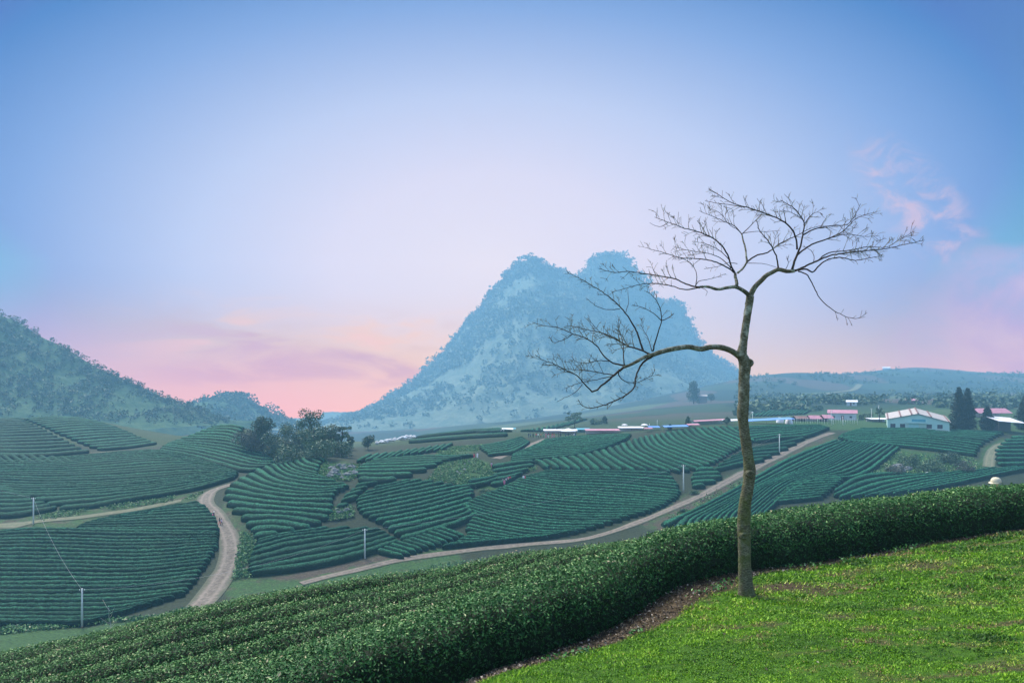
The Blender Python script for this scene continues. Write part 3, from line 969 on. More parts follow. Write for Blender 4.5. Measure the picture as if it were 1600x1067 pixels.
# ------------------------------------------------------------------ lawn hillside in front
SPINES = [  # front hedge first, then the rows behind it, down the slope to the left
    ([(13, 13.3), (10, 12.35), (7, 11.75), (4.5, 11.05), (3, 10.45), (1.75, 9.6), (.5, 8.4), (-.9, 7.25), (-2.6, 6.1), (-5, 4.9)], 0.80),
    ([(13, 14.8), (10, 13.75), (7, 13.05), (4.2, 12.45), (2.2, 11.3), (.5, 9.9), (-1.4, 8.75), (-3.6, 7.7), (-7, 6.4)], 0.50),
    ([(5, 13.9), (3, 13.3), (1.4, 12.3), (-.2, 11.0), (-1.9, 9.9), (-4.4, 8.85), (-8.5, 7.7)], 0.45),
    ([(2.6, 14.2), (1, 13.3), (-.5, 12.2), (-2.2, 11.2), (-5, 10.2), (-9.5, 9.4)], 0.43),
    ([(1.8, 15.2), (0, 14.1), (-2.4, 12.6), (-6, 11.6), (-11.5, 11.1)], 0.43),
    ([(1.2, 16.4), (-1.6, 14.6), (-5, 13.3), (-12.5, 12.7)], 0.43),
    ([(-1.5, 16.2), (-5, 14.9), (-9, 14.4), (-13.5, 14.3)], 0.62),
]
FRONT = resample(SPINES[0][0], 120)


def base_edge_dist(x, y):
    """signed metres from the front foot of the front hedge; positive on the lawn side"""
    d2 = (x[..., None] - FRONT[:, 0]) ** 2 + (y[..., None] - FRONT[:, 1]) ** 2
    i = d2.argmin(-1)
    tan = np.gradient(FRONT, axis=0)
    tan /= np.linalg.norm(tan, axis=1, keepdims=True)
    # spine runs right -> left; the lawn is on its left hand (toward the camera)
    nx, ny = -tan[i, 1], tan[i, 0]
    s = np.sign((x - FRONT[i, 0]) * nx + (y - FRONT[i, 1]) * ny)
    return np.sqrt(d2.min(-1)) * s - 0.8


def soil_width(x):
    return np.interp(x, [-3, -.3, .8, 1.8, 2.6, 4, 6, 9, 14], [.28, .34, .44, .50, .42, .24, .14, .08, .06])


def lawn_cover(x, y):
    """1 grass, 0 bare earth"""
    d = base_edge_dist(x, y)
    e = d - soil_width(x) + 0.22 * fbm(x * 1.4, y * 1.4, 41, 4)
    g = smooth(-0.12, 0.16, e)
    # worn earth round the tree and to its right, and thin patches further along
    tx, ty = 2.95, 8.42
    r = np.hypot((x - tx) * 0.8, (y - ty) * 1.6)
    worn = smooth(0.55, 0.05, r + 0.7 * fbm(x * 3.3, y * 4, 44, 4))
    r2 = np.hypot((x - 3.5) * 0.8, (y - 8.75) * 2.6)
    worn = np.maximum(worn * .75, 0.8 * smooth(0.75, 0.1, r2 + 0.6 * fbm(x * 3, y * 3, 45, 4)))
    thin = smooth(0.05, 0.5, fbm(x * 0.8 + 7, y * 1.5, 47, 5) + .12) * smooth(2.2, 4.4, x + 0.3 * (y - 7))
    thin2 = smooth(0.12, 0.5, fbm(x * 2.6, y * 4.2 + 3, 49, 4) + .1) * 0.95 * smooth(0.8, 2.6, x + .3 * (y - 7))
    return g * (1 - np.clip(worn, 0, 1) * 0.75) * (1 - 0.62 * np.maximum(thin, thin2))


def lawn_material():
    m, t, bs = base_mat('lawn_earth')
    geo = t.n('ShaderNodeNewGeometry').outputs['Position']
    cov = t.n('ShaderNodeAttribute', attribute_name='cover').outputs['Fac']
    n1 = t.noise(geo, 14, 5, 0.7)
    n2 = t.noise(geo, 60, 3, 0.7)
    soil = t.ramp(n1, [(0.3, (0.016, 0.011, 0.006)), (0.55, (0.048, 0.035, 0.019)), (0.78, (0.11, 0.082, 0.048))])
    moss = t.ramp(n1, [(0.3, (0.012, 0.035, 0.003)), (0.55, (0.035, 0.09, 0.004)), (0.75, (0.07, 0.15, 0.006))])
    t.put(bs.inputs['Base Color'], t.mix(t.ss(t.m('ADD', cov, t.m('MULTIPLY', t.m('SUBTRACT', n2, 0.5), 0.6)), 0.25, 0.75), soil, moss))
    bs.inputs['Roughness'].default_value = 0.95
    bs.inputs['Specular IOR Level'].default_value = 0.15
    bp = t.n('ShaderNodeBump')
    bp.inputs['Strength'].default_value = 0.9
    bp.inputs['Distance'].default_value = 0.02
    t.L.new(n1, bp.inputs['Height'])
    t.L.new(bp.outputs[0], bs.inputs['Normal'])
    return m


def lawn_z(x, y):
    return G(x, y) + 0.035 * fbm(x * 1.1, y * 1.1, 61, 3) + 0.012 * fbm(x * 5, y * 5, 64, 3)


lx, ly = np.meshgrid(np.linspace(-18, 18, 301), np.linspace(-8, 17.2, 211))
cv_ = np.where(ly > 2.5, lawn_cover(lx, np.maximum(ly, 2.5)), 0.9)
I = np.arange(lx.size).reshape(lx.shape)
fq = np.stack([I[:-1, :-1], I[:-1, 1:], I[1:, 1:], I[1:, :-1]], -1).reshape(-1, 4)
LAWN = lawn_material()
tag(link('hillside_lawn', mesh_data('hillside_lawn', np.c_[lx.ravel(), ly.ravel(), lawn_z(lx, ly).ravel()], fq, [LAWN], True, {'cover': ('POINT', cv_.ravel())})), kind='structure')

# ------------------------------------------------------------------ grass blades
GRASS = leafy('grass_blades', [(0.0, (0.010, 0.045, 0.004)), (0.3, (0.045, 0.135, 0.004)), (0.6, (0.14, 0.30, 0.006)), (0.85, (0.25, 0.43, 0.014)), (0.95, (0.27, 0.28, 0.05)), (1.0, (0.2, 0.13, 0.05))], 0.6, 0.22, 0.9, 0.25)


def grass_blades(n):
    rng = np.random.default_rng(3)
    D = np.exp(rng.uniform(math.log(3.6), math.log(12.8), n))
    x = rng.uniform(-0.42, 1.02, n) * D
    d = base_edge_dist(x, D)
    cov = lawn_cover(x, D)
    clump = fbm(x * 6, D * 6, 71, 3)
    keep = (d > 0.05) & (rng.random(n) < np.clip(cov * 1.1 + 0.15 * clump - 0.05, 0.03, 1))
    x, D, cov, clump = x[keep], D[keep], cov[keep], clump[keep]
    n = len(x)
    z = lawn_z(x, D)
    h = rng.uniform(0.007, 0.021, n) * (1 + 0.6 * clump) * np.clip(D / 6.5, 0.8, 1.5)
    tuft = fbm(x * 1.7, D * 1.7, 77, 3) > 0.42
    h = np.where(tuft, h * 1.7, h)
    wd = rng.uniform(0.0035, 0.007, n) * np.clip(D / 5, 0.9, 2.1)
    an = rng.uniform(0, 2 * math.pi, n)
    lean = rng.uniform(0.3, 1.5, n) * h
    la = rng.uniform(0, 2 * math.pi, n)
    b = np.c_[x, D, z - 0.004]
    sx = np.c_[np.cos(an) * wd, np.sin(an) * wd, np.zeros(n)]
    tip = b + np.c_[np.cos(la) * lean, np.sin(la) * lean, h]
    Vv = np.stack([b - sx, b + sx, tip], 1).reshape(-1, 3)
    # drier where the turf is thin
    rv = np.clip(rng.beta(2.4, 2.4, n) * 0.8 + 0.16 + 0.26 * clump + 0.3 * fbm(x * 0.9, D * 1.6, 79, 4) - 0.10 - np.where(tuft, 0.22, 0) - 0.12 * smooth(4, 7, x), 0, 1)
    rv = np.where((cov < 0.7) & (rng.random(n) < 0.5), rng.uniform(.93, 1, n), rv)
    rv = np.where(rng.random(n) < 0.02 + .05 * smooth(3, 6, x), rng.uniform(.92, 1, n), rv)
    me = mesh_data('grass', Vv, np.arange(n * 3).reshape(n, 3), [GRASS], True, {'rnd': ('FACE', rv)})
    tag(link('grass', me), 'short bright green turf on the slope around the bare tree', 'grass', kind='stuff')


grass_blades(620000)

# broad-leaved weeds along the edge of the bare strip, fallen leaves on it
WEED = leafy('weed_leaves', [(0, (0.015, 0.07, 0.015)), (0.6, (0.04, 0.15, 0.025)), (1, (0.09, 0.24, 0.04))], 0.5, 0.15, 1.0)
LITTER = leafy('fallen_leaves', [(0, (0.02, 0.014, 0.009)), (0.55, (0.07, 0.05, 0.03)), (0.88, (0.19, 0.14, 0.09)), (1, (0.42, 0.37, 0.30))], 0.85, 0.1, 1.0)
rng = np.random.default_rng(5)
D = rng.uniform(5.0, 12.5, 60000)
x = rng.uniform(-0.3, 1.0, 60000) * D
e = base_edge_dist(x, D) - soil_width(x)
k = (np.abs(e - 0.02) < 0.12 + 0.1 * fbm(x * 2, D * 2, 91, 2)) & (fbm(x * 2.2, D * 2.2, 93, 3) > 0.12)
x, D = x[k][:9000], D[k][:9000]
V_, f_ = leaf_quads(np.c_[x, D, lawn_z(x, D) + rng.uniform(0.005, 0.07, len(x))], rng.uniform(0.02, 0.05, len(x)), rng, 0.7, 0.9)
tag(link('weeds', mesh_data('weeds', V_, f_, [WEED], False, {'rnd': ('FACE', rng.random(len(f_)))})), 'low broad-leaved weeds along the edge of the bare earth strip', 'weeds', kind='stuff')
D = rng.uniform(4.6, 12.5, 160000)
x = rng.uniform(-0.4, 1.0, 160000) * D
e = base_edge_dist(x, D)
sw = soil_width(x)
k = (e > -0.6) & ((e < sw + 0.05) | (rng.random(len(x)) < 0.0022)) & (rng.random(len(x)) < 0.6)
x, D = x[k], D[k]
V_, f_ = leaf_quads(np.c_[x, D, lawn_z(x, D) + rng.uniform(0.004, 0.016, len(x))], rng.uniform(0.015, 0.05, len(x)), rng, 0.5, 1.6)
tag(link('fallen_leaves', mesh_data('fallen_leaves', V_, f_, [LITTER], False, {'rnd': ('FACE', rng.random(len(f_)) ** 1.3)})), 'brown and pale fallen leaves scattered on the bare earth', 'leaf litter', kind='stuff')

# ------------------------------------------------------------------ foreground tea hedges
HEDGE_LABEL = [
    'front tea hedge with dark leafy face bordering the bare earth and lawn',
    'foreground tea hedge directly behind the front hedge',
    'third foreground tea hedge from the lawn on the left slope',
    'fourth foreground tea hedge from the lawn on the left slope',
    'fifth foreground tea hedge from the lawn on the left slope',
    'sixth foreground tea hedge from the lawn next to the slope crest',
    'rearmost foreground tea hedge on the slope crest above the valley field',
]


def hedge(i, pts, hw):
    rng = np.random.default_rng(100 + i)
    L0 = np.sum(np.linalg.norm(np.diff(np.array(pts), axis=0), axis=1))
    p = resample(pts, int(L0 / 0.16))
    L = np.r_[0, np.cumsum(np.linalg.norm(np.diff(p, axis=0), axis=1))]
    tan = np.gradient(p, axis=0)
    tan /= np.linalg.norm(tan, axis=1, keepdims=True)
    nr = np.c_[-tan[:, 1], tan[:, 0]]
    # cross section: superellipse-like dome, m points
    m = 17
    a = np.linspace(0, math.pi, m)
    cx = np.sign(np.cos(a)) * np.abs(np.cos(a)) ** (0.66 if i == 0 else 1.0)
    cz = np.sin(a) ** (0.55 if i == 0 else 0.8)
    h = (0.80 if i == 0 else 0.72) * (1 + (0.06 if i == 0 else 0.03) * fbm(L / 1.3, np.zeros(len(L)), 200 + i, 3))
    wv = hw * (1 + (0.09 if i == 0 else 0.05) * fbm(L / 1.1, np.ones(len(L)), 220 + i, 3))
    off = cx[None] * wv[:, None]
    P = p[:, None] + nr[:, None] * off[..., None]
    gz_ = G(P[..., 0], P[..., 1])
    gc = G(p[:, 0], p[:, 1])
    # the clipped top stays flat across, part way between level and the slope
    z = gz_ * (1 - 0.35 * cz[None]) + gc[:, None] * 0.35 * cz[None] + cz[None] * h[:, None] - 0.03
    S, Aa = np.meshgrid(L, a, indexing='ij')
    bump = (0.05 if i == 0 else 0.025) * fbm(S * 2.2, Aa * 2.2 + i * 9, 240 + i, 3) + 0.025 * fbm(S * 7, Aa * 6, 250 + i, 2)
    # outward normal (approx)
    nx_ = cx[None] * 0.9 * np.ones_like(S)
    nz_ = cz[None] * np.ones_like(S)
    nl = np.hypot(nx_, nz_)
    nx_, nz_ = nx_ / nl, nz_ / nl
    N3 = np.stack([nr[:, None, 0] * nx_, nr[:, None, 1] * nx_, nz_], -1)
    P3 = np.stack([P[..., 0], P[..., 1], z], -1) + N3 * bump[..., None]
    n = len(p)
    I = np.arange(n * m).reshape(n, m)
    f = np.stack([I[:-1, :-1], I[:-1, 1:], I[1:, 1:], I[1:, :-1]], -1).reshape(-1, 4)
    cen = np.array([p[n // 2, 0], p[n // 2, 1], gc[n // 2]])
    root = empty('tea_hedge', tuple(cen))
    tag(root, HEDGE_LABEL[i], 'tea hedge', 'foreground tea hedges')
    core = P3 - N3 * 0.07
    link('branches', mesh_data('branches', core.reshape(-1, 3) - cen, [tuple(q) for q in f] + [tuple(I[0]), tuple(I[-1][::-1])], [TEA_CORE]), root)
    # leaves on the shell
    area = np.linalg.norm(np.cross(P3[1:, :-1] - P3[:-1, :-1], P3[:-1, 1:] - P3[:-1, :-1]), axis=-1)
    cellc = (P3[1:, :-1] + P3[:-1, 1:]) / 2
    dist = cellc[..., 1]
    u = 800 + F * cellc[..., 0] / np.maximum(dist, .5)
    vis = (u > -140) & (u < 1760) & (dist > 3.5)
    dens = np.where(vis, np.interp(dist, [4, 8, 12, 16], [3600, 3100, 2300, 1700]), 120)
    dens = dens * (0.75 + 0.5 * (np.sin(a[:-1]) ** 0.5)[None])
    cnt = rng.poisson(area * dens)
    ci, cj = np.nonzero(cnt)
    rep = cnt[ci, cj]
    ci, cj = np.repeat(ci, rep), np.repeat(cj, rep)
    fu, fv = rng.random(len(ci))[:, None], rng.random(len(ci))[:, None]
    c3 = (P3[ci, cj] * (1 - fu) + P3[ci + 1, cj] * fu) * (1 - fv) + (P3[ci, cj + 1] * (1 - fu) + P3[ci + 1, cj + 1] * fu) * fv
    n3 = N3[ci, cj]
    top = n3[:, 2]
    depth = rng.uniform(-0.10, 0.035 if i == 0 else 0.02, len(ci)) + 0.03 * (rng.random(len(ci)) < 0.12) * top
    c3 = c3 + n3 * depth[:, None]
    dd_ = c3[:, 1]
    size = rng.uniform(0.024, 0.050, len(ci)) * np.interp(dd_, [4, 10, 16], [1.0, 1.05, 1.2])
    V_, f_ = leaf_quads(c3, size, rng, 0.42, 0.15, n3)
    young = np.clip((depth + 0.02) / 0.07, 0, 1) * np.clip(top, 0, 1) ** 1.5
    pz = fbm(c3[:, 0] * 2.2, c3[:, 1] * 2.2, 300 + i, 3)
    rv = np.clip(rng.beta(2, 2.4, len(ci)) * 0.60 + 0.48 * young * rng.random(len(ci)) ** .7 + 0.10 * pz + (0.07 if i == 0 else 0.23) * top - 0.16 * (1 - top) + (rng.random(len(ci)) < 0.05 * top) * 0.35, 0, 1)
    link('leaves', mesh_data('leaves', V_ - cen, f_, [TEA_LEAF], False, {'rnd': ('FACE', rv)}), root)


for i, (pts, hw) in enumerate(SPINES):
    hedge(i, pts, hw)

# ------------------------------------------------------------------ mountains
def mountain_material(name, greens, scale):
    m, t, bs = base_mat(name)
    geo = t.n('ShaderNodeNewGeometry').outputs['Position']
    n1 = t.noise(geo, 0.020 * scale, 7, 0.7, 0.6)
    n2 = t.noise(geo, 0.13 * scale, 4, 0.7)
    col = t.ramp(t.m('ADD', t.m('MULTIPLY', n1, 0.6), t.m('MULTIPLY', n2, 0.4)), greens)
    t.put(bs.inputs['Base Color'], col)
    bs.inputs['Roughness'].default_value = 0.95
    bs.inputs['Specular IOR Level'].default_value = 0.1
    bp = t.n('ShaderNodeBump')
    bp.inputs['Strength'].default_value = 1.0
    bp.inputs['Distance'].default_value = 3.0 / scale
    t.L.new(n2, bp.inputs['Height'])
    t.L.new(bp.outputs[0], bs.inputs['Normal'])
    return m


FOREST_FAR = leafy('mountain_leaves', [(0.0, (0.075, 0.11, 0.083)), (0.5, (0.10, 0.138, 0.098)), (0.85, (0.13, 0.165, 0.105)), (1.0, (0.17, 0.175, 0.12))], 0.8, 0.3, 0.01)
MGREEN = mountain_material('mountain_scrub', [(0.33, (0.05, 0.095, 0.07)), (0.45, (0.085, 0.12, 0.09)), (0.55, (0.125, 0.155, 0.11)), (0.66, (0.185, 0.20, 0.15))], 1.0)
HGREEN = mountain_material('hill_scrub', [(0.33, (0.010, 0.035, 0.022)), (0.45, (0.025, 0.065, 0.03)), (0.55, (0.045, 0.09, 0.038)), (0.68, (0.085, 0.115, 0.055))], 3.0)


def mountain(name, sil, D0, front, base_v, step, seed, mat, power=1.1, rough=1.0, fan=0.35, wmin=60):
    """sil: ridge line in photo positions, standing D0 metres away; front: depth of the near flank"""
    s = np.array(sil, float)
    X = np.arange((s[0, 0] - 800) / F * D0, (s[-1, 0] - 800) / F * D0, step)
    zr = np.interp(X, (s[:, 0] - 800) / F * D0, -(s[:, 1] - 600) / F * D0)
    zb = -(base_v - 600) / F * (D0 - front)
    nt = int(front / step) + 2
    tt = np.linspace(0, 1, nt)
    back = np.linspace(0, 1, int(front * 0.35 / step) + 2)[1:]
    hrel = np.clip((zr - zb) / max(1, (zr - zb).max()), 0.0, 1)
    span = wmin + (front - wmin) * hrel ** 0.7
    apex = X[np.argmax(zr)]
    xs, ys, zs = [], [], []
    for t in tt:
        xf = X + (X - apex) * fan * 0.0
        y = D0 - span * (1 - t)
        src = apex + (X - apex) * (1 - 0.22 * (1 - t))
        zz = zb + (np.interp(src, X, zr) - zb) * t ** power
        xs.append(xf), ys.append(y), zs.append(np.minimum(zz, zb + (zr - zb) * (t ** power)))
    for t in back:
        xs.append(X), ys.append(D0 + span * 0.35 * t), zs.append(zb + (zr - zb) * (1 - t ** 1.6))
    xs, ys, zs = np.array(xs), np.array(ys), np.array(zs)
    tcol = np.r_[tt, 1 - back][:, None]
    H = max(20.0, (zr - zb).max())
    amp = rough * (0.25 + 0.75 * np.clip(tcol * (1 - tcol) * 4, 0, 1))
    rid = 1 - np.abs(fbm(xs / (H * 0.45) + seed, ys / (H * 0.9), seed, 3))
    zs = zs + amp * hrel[None] * (H * 0.075 * (rid - 0.7) + H * 0.05 * fbm(xs / (H * .25), ys / (H * .25), seed + 5, 4))
    zs = zs + 0.9 * rough * step / 3.0 * fbm(xs / 7.0, ys / 7.0, seed + 9, 3)
    n, k = xs.shape
    I = np.arange(n * k).reshape(n, k)
    f = np.stack([I[:-1, :-1], I[:-1, 1:], I[1:, 1:], I[1:, :-1]], -1).reshape(-1, 4)
    P = np.stack([xs, ys, zs], -1)
    tag(link(name, mesh_data(name, P.reshape(-1, 3), f, [mat], True)), kind='structure')
    return P, tt


def forest(name, label, P, tt, count, rad, leaf, per, mat, seed, ridge_bias=0.5, squash=0.8, low_cut=0.12):
    """tree tops over a slope mesh, thicker along the skyline and in the gullies"""
    rng = np.random.default_rng(seed)
    n, k = P.shape[:2]
    nf = len(tt)
    # area weight per cell times a patch mask
    C = P[:nf]
    w_ = np.linalg.norm(np.cross(C[1:, :-1] - C[:-1, :-1], C[:-1, 1:] - C[:-1, :-1]), axis=-1)
    cx, cy, cz = C[:-1, :-1, 0], C[:-1, :-1, 1], C[:-1, :-1, 2]
    mask = smooth(-0.55, 0.45, fbm(cx / (rad * 16), cy / (rad * 16), seed, 4))
    t = tt[:-1, None]
    w_ = w_ * (mask * (0.25 + t) * smooth(low_cut, low_cut + .25, t) + 0.02)
    pr = (w_ / w_.sum()).ravel()
    i = rng.choice(len(pr), int(count * (1 - ridge_bias)), p=pr)
    a, b = np.unravel_index(i, w_.shape)
    cen = C[a, b] + rng.uniform(-0.5, 0.5, (len(a), 3)) * np.linalg.norm(C[1, 1] - C[0, 0])
    # skyline
    m = int(count * ridge_bias)
    j = rng.integers(0, k, m)
    keep = P[nf - 1, j, 2] > P[nf - 1, :, 2].min() + 0.12 * np.ptp(P[nf - 1, :, 2])
    j = j[keep]
    cen2 = P[nf - 1, j] + rng.normal(0, 1, (len(j), 3)) * [rad, rad * 3, 0.1]
    cen = np.concatenate([cen, cen2])
    r = rad * np.exp(rng.normal(0, 0.35, len(cen)))
    cen[:, 2] += r * 0.45
    ci = np.repeat(np.arange(len(cen)), per)
    d = rng.normal(size=(len(ci), 3))
    d /= np.linalg.norm(d, axis=1, keepdims=True)
    d[:, 2] = d[:, 2] * squash
    pos = cen[ci] + d * r[ci][:, None] * rng.uniform(0.55, 1.05, (len(ci), 1))
    V_, f_ = leaf_quads(pos, leaf * rng.uniform(0.7, 1.4, len(ci)) * (r[ci] / rad) ** 0.5, rng, 0.75, 0.3, d)
    tone = np.clip(0.45 + 0.22 * rng.normal(size=len(cen)), 0, 1)
    rv = np.clip(tone[ci] + rng.normal(0, 0.1, len(ci)), 0, 1)
    tag(link(name, mesh_data(name, V_, f_, [mat], False, {'rnd': ('FACE', rv)})), label, 'forest', kind='stuff')


SIL_FRONT = [(470, 690), (500, 682), (540, 664), (570, 648), (600, 631), (630, 609), (655, 588), (680, 565), (700, 545), (715, 526), (730, 503), (745, 490), (757, 477), (762, 459),
             (775, 448), (787, 433), (800, 424), (806, 413), (820, 407), (831, 403), (842, 406), (853, 414), (868, 420), (885, 427), (905, 437), (930, 452), (960, 474), (1000, 505),
             (1040, 535), (1080, 558), (1120, 580), (1160, 600), (1200, 618), (1240, 632)]
SIL_BACK = [(800, 640), (860, 520), (890, 460), (905, 437), (913, 425), (922, 412), (935, 403), (950, 400), (965, 401), (978, 407), (990, 420), (998, 432), (1010, 445), (1017, 462), (1026, 473), (1037, 472),
            (1050, 474), (1062, 478), (1069, 488), (1075, 505), (1082, 521), (1090, 534), (1102, 545), (1115, 556), (1135, 571), (1160, 588), (1190, 604), (1230, 620)]
P, tt = mountain('mountain', SIL_FRONT, 1900, 800, 684, 5.2, 21, MGREEN, 1.2, 1.4, wmin=620)
forest('mountain_forest', 'hazy woodland clinging to the front peak of the mountain', P, tt, 6000, 6.4, 4.2, 22, FOREST_FAR, 31, 0.10)
P, tt = mountain('mountain', SIL_BACK, 2030, 420, 640, 5.6, 27, MGREEN, 0.9, 1.5)
forest('mountain_forest', 'hazy woodland along the twin summits behind the front peak', P, tt, 1300, 7.6, 4.8, 24, FOREST_FAR, 33, 0.35)
SIL_LEFT = [(-220, 470), (-120, 478), (-60, 486), (0, 494), (20, 500), (38, 509), (52, 520), (80, 534), (104, 547), (125, 560), (140, 570), (165, 580), (185, 590), (220, 606), (260, 624), (295, 635), (315, 640), (345, 655), (380, 672), (410, 690)]
P, tt = mountain('hill', SIL_LEFT, 640, 270, 702, 2.1, 41, HGREEN, 1.0, 0.9)
forest('hill_scrub', 'dense scrub and low trees over the left hillside', P, tt, 2600, 2.3, 1.25, 26, FOREST, 43, 0.10)
SIL_DOME = [(270, 668), (300, 650), (315, 637), (325, 629), (340, 621), (355, 618), (370, 618), (384, 623), (396, 632), (408, 641), (425, 650), (450, 660), (480, 672)]
P, tt = mountain('hill', SIL_DOME, 1050, 330, 690, 2.4, 47, HGREEN, 0.8, 0.8)
forest('hill_forest', 'small round wooded hill behind the knoll of dark trees', P, tt, 420, 4.6, 2.7, 26, FOREST, 49, 0.4)

# ------------------------------------------------------------------ trees
def foliage_tree(name, label, cat, px, vbase, vtop, wpx, D, mat, group=None, seed=0, shape='round', leaf=0.45, n=1500, trunk=0.25, lean=0.0, parent_mat=None, per=None):
    """a tree standing at photo column px, foot at row vbase, top at vtop, crown wpx wide, D metres away"""
    rng = np.random.default_rng(seed + 500)
    x, D, z = at(px, vbase, D * .8, D * 1.3)
    H = (vbase - vtop) / F * D
    Wd = wpx / F * D / 2
    root = empty(name, (x, D, z))
    tag(root, label, cat, group)
    mb = MB()
    tr = max(0.08, H * 0.022)
    top = np.array([lean * H, 0, H * 0.85])
    mb.tube([(0, 0, -0.4), (lean * H * .2, 0, H * trunk), tuple(top * 0.7), tuple(top)], [tr * 1.3, tr, tr * .6, tr * .2], 7)
    # clumps of leaves on limbs
    k = {'round': 16, 'spread': 15, 'tall': 16, 'bush': 18, 'airy': 13}[shape]
    cl = []
    for i in range(k):
        a = i * 2.4 + rng.uniform(-.4, .4)
        q = (i + .5) / k
        if shape == 'spread':
            rr, hh = Wd * rng.uniform(.25, .95), H * rng.uniform(max(trunk, .55), .97)
            cr = Wd * rng.uniform(.28, .42)
        elif shape == 'tall':
            hh = H * (trunk + (1 - trunk) * q)
            rr, cr = Wd * (0.75 - 0.5 * q) * rng.uniform(.4, 1), Wd * rng.uniform(.35, .5) * (1.15 - .6 * q)
        elif shape == 'bush':
            hh, rr, cr = H * rng.uniform(.1, .78), Wd * rng.uniform(.2, .8), Wd * rng.uniform(.3, .45)
        elif shape == 'airy':
            hh, rr, cr = H * (trunk + (1 - trunk) * rng.uniform(.15, .97)), Wd * rng.uniform(.3, .9), Wd * rng.uniform(.2, .32)
        else:
            hh = H * (trunk + (1 - trunk) * rng.uniform(.25, .85))
            rr, cr = Wd * rng.uniform(.15, .68), Wd * rng.uniform(.34, .5)
        c = np.array([math.cos(a) * rr + lean * hh, math.sin(a) * rr, hh])
        cr = min(cr, max(.3, H - hh + H * .08))
        cl.append((c, cr))
        s0 = np.array([lean * hh * .6, 0, max(H * trunk * .7, hh - rr * .9 - H * .1)])
        if shape != 'bush':
            mb.tube([s0, (s0 + c) / 2 + [0, 0, H * .02], c], [tr * .45, tr * .3, tr * .12], 5)
    mb.build('trunk', BARK_DARK, root, True)
    per = n // k
    pos, nr, tone = [], [], []
    for c, cr in cl:
        d = rng.normal(size=(per, 3))
        d /= np.linalg.norm(d, axis=1, keepdims=True)
        rr = cr * rng.uniform(0.35, 1.08, (per, 1)) ** 0.6
        sq = np.array([1, 1, .62 if shape in ('spread', 'airy') else .85])
        pos.append(c + d * rr * sq)
        nr.append(d)
        tone.append(np.full(per, rng.normal(.45, .15)))
    pos, nr, tone = np.concatenate(pos), np.concatenate(nr), np.concatenate(tone)
    V_, f_ = leaf_quads(pos, leaf * rng.uniform(.6, 1.4, len(pos)), rng, .6, .2, nr)
    link('crown', mesh_data('crown', V_, f_, [mat], False, {'rnd': ('FACE', np.clip(tone + rng.normal(0, .12, len(pos)), 0, 1))}), root)
    return root


def conifer(label, px, vbase, vtop, wpx, D, seed, tops=1):
    rng = np.random.default_rng(seed)
    x, D, z = at(px, vbase, D * .85, D * 1.2)
    H, Wd = (vbase - vtop) / F * D, wpx / F * D / 2
    root = empty('conifer', (x, D, z))
    tag(root, label, 'conifer tree', 'dark conifers beside the farm sheds')
    tm = MB()
    pos, sz = [], []
    for s in range(tops):
        ox = 0 if tops == 1 else (-0.28 * Wd if s == 0 else 0.38 * Wd)
        hh = H * (1 if s == 0 else 0.985)
        ww = Wd * (1 if tops == 1 else 0.78)
        tm.tube([(ox * .6, s * .6, -.4), (ox, s * .6, hh * .5), (ox, s * .6, hh)], [.25, .16, .03], 7)
        zz = hh * 0.05
        while zz < hh * 0.985:
            q = zz / hh
            L = ww * (1 - q) ** 0.8 * (1.0 if q > .12 else .8) * rng.uniform(.82, 1.1) + .12
            nb = int(rng.integers(6, 9))
            a0 = rng.uniform(0, 6.28)
            for b in range(nb):
                a = a0 + b * 6.283 / nb + rng.uniform(-.2, .2)
                Lb = L * rng.uniform(.75, 1.1)
                mpts = max(5, int(Lb / .11))
                f = np.linspace(.08, 1, mpts)
                droop = -0.12 * Lb * f + 0.16 * Lb * f ** 2.5
                px_ = np.c_[ox + np.cos(a) * Lb * f, s * .6 + np.sin(a) * Lb * f, zz + droop]
                for rep in range(3):
                    pos.append(px_ + rng.normal(0, 1, px_.shape) * np.array([.24, .24, .10]) * (1.15 - f[:, None] * .6))
                    sz.append(np.full(mpts, .62))
            zz += H * .031 * (1.15 - .5 * q)
    tm.build('trunk', BARK_DARK, root, True)
    pos, sz = np.concatenate(pos), np.concatenate(sz)
    V_, f_ = leaf_quads(pos, sz * rng.uniform(.6, 1.3, len(sz)), rng, .42, .6)
    link('crown', mesh_data('crown', V_, f_, [NEEDLE], False, {'rnd': ('FACE', np.clip(rng.beta(2, 2.5, len(pos)), 0, 1))}), root)


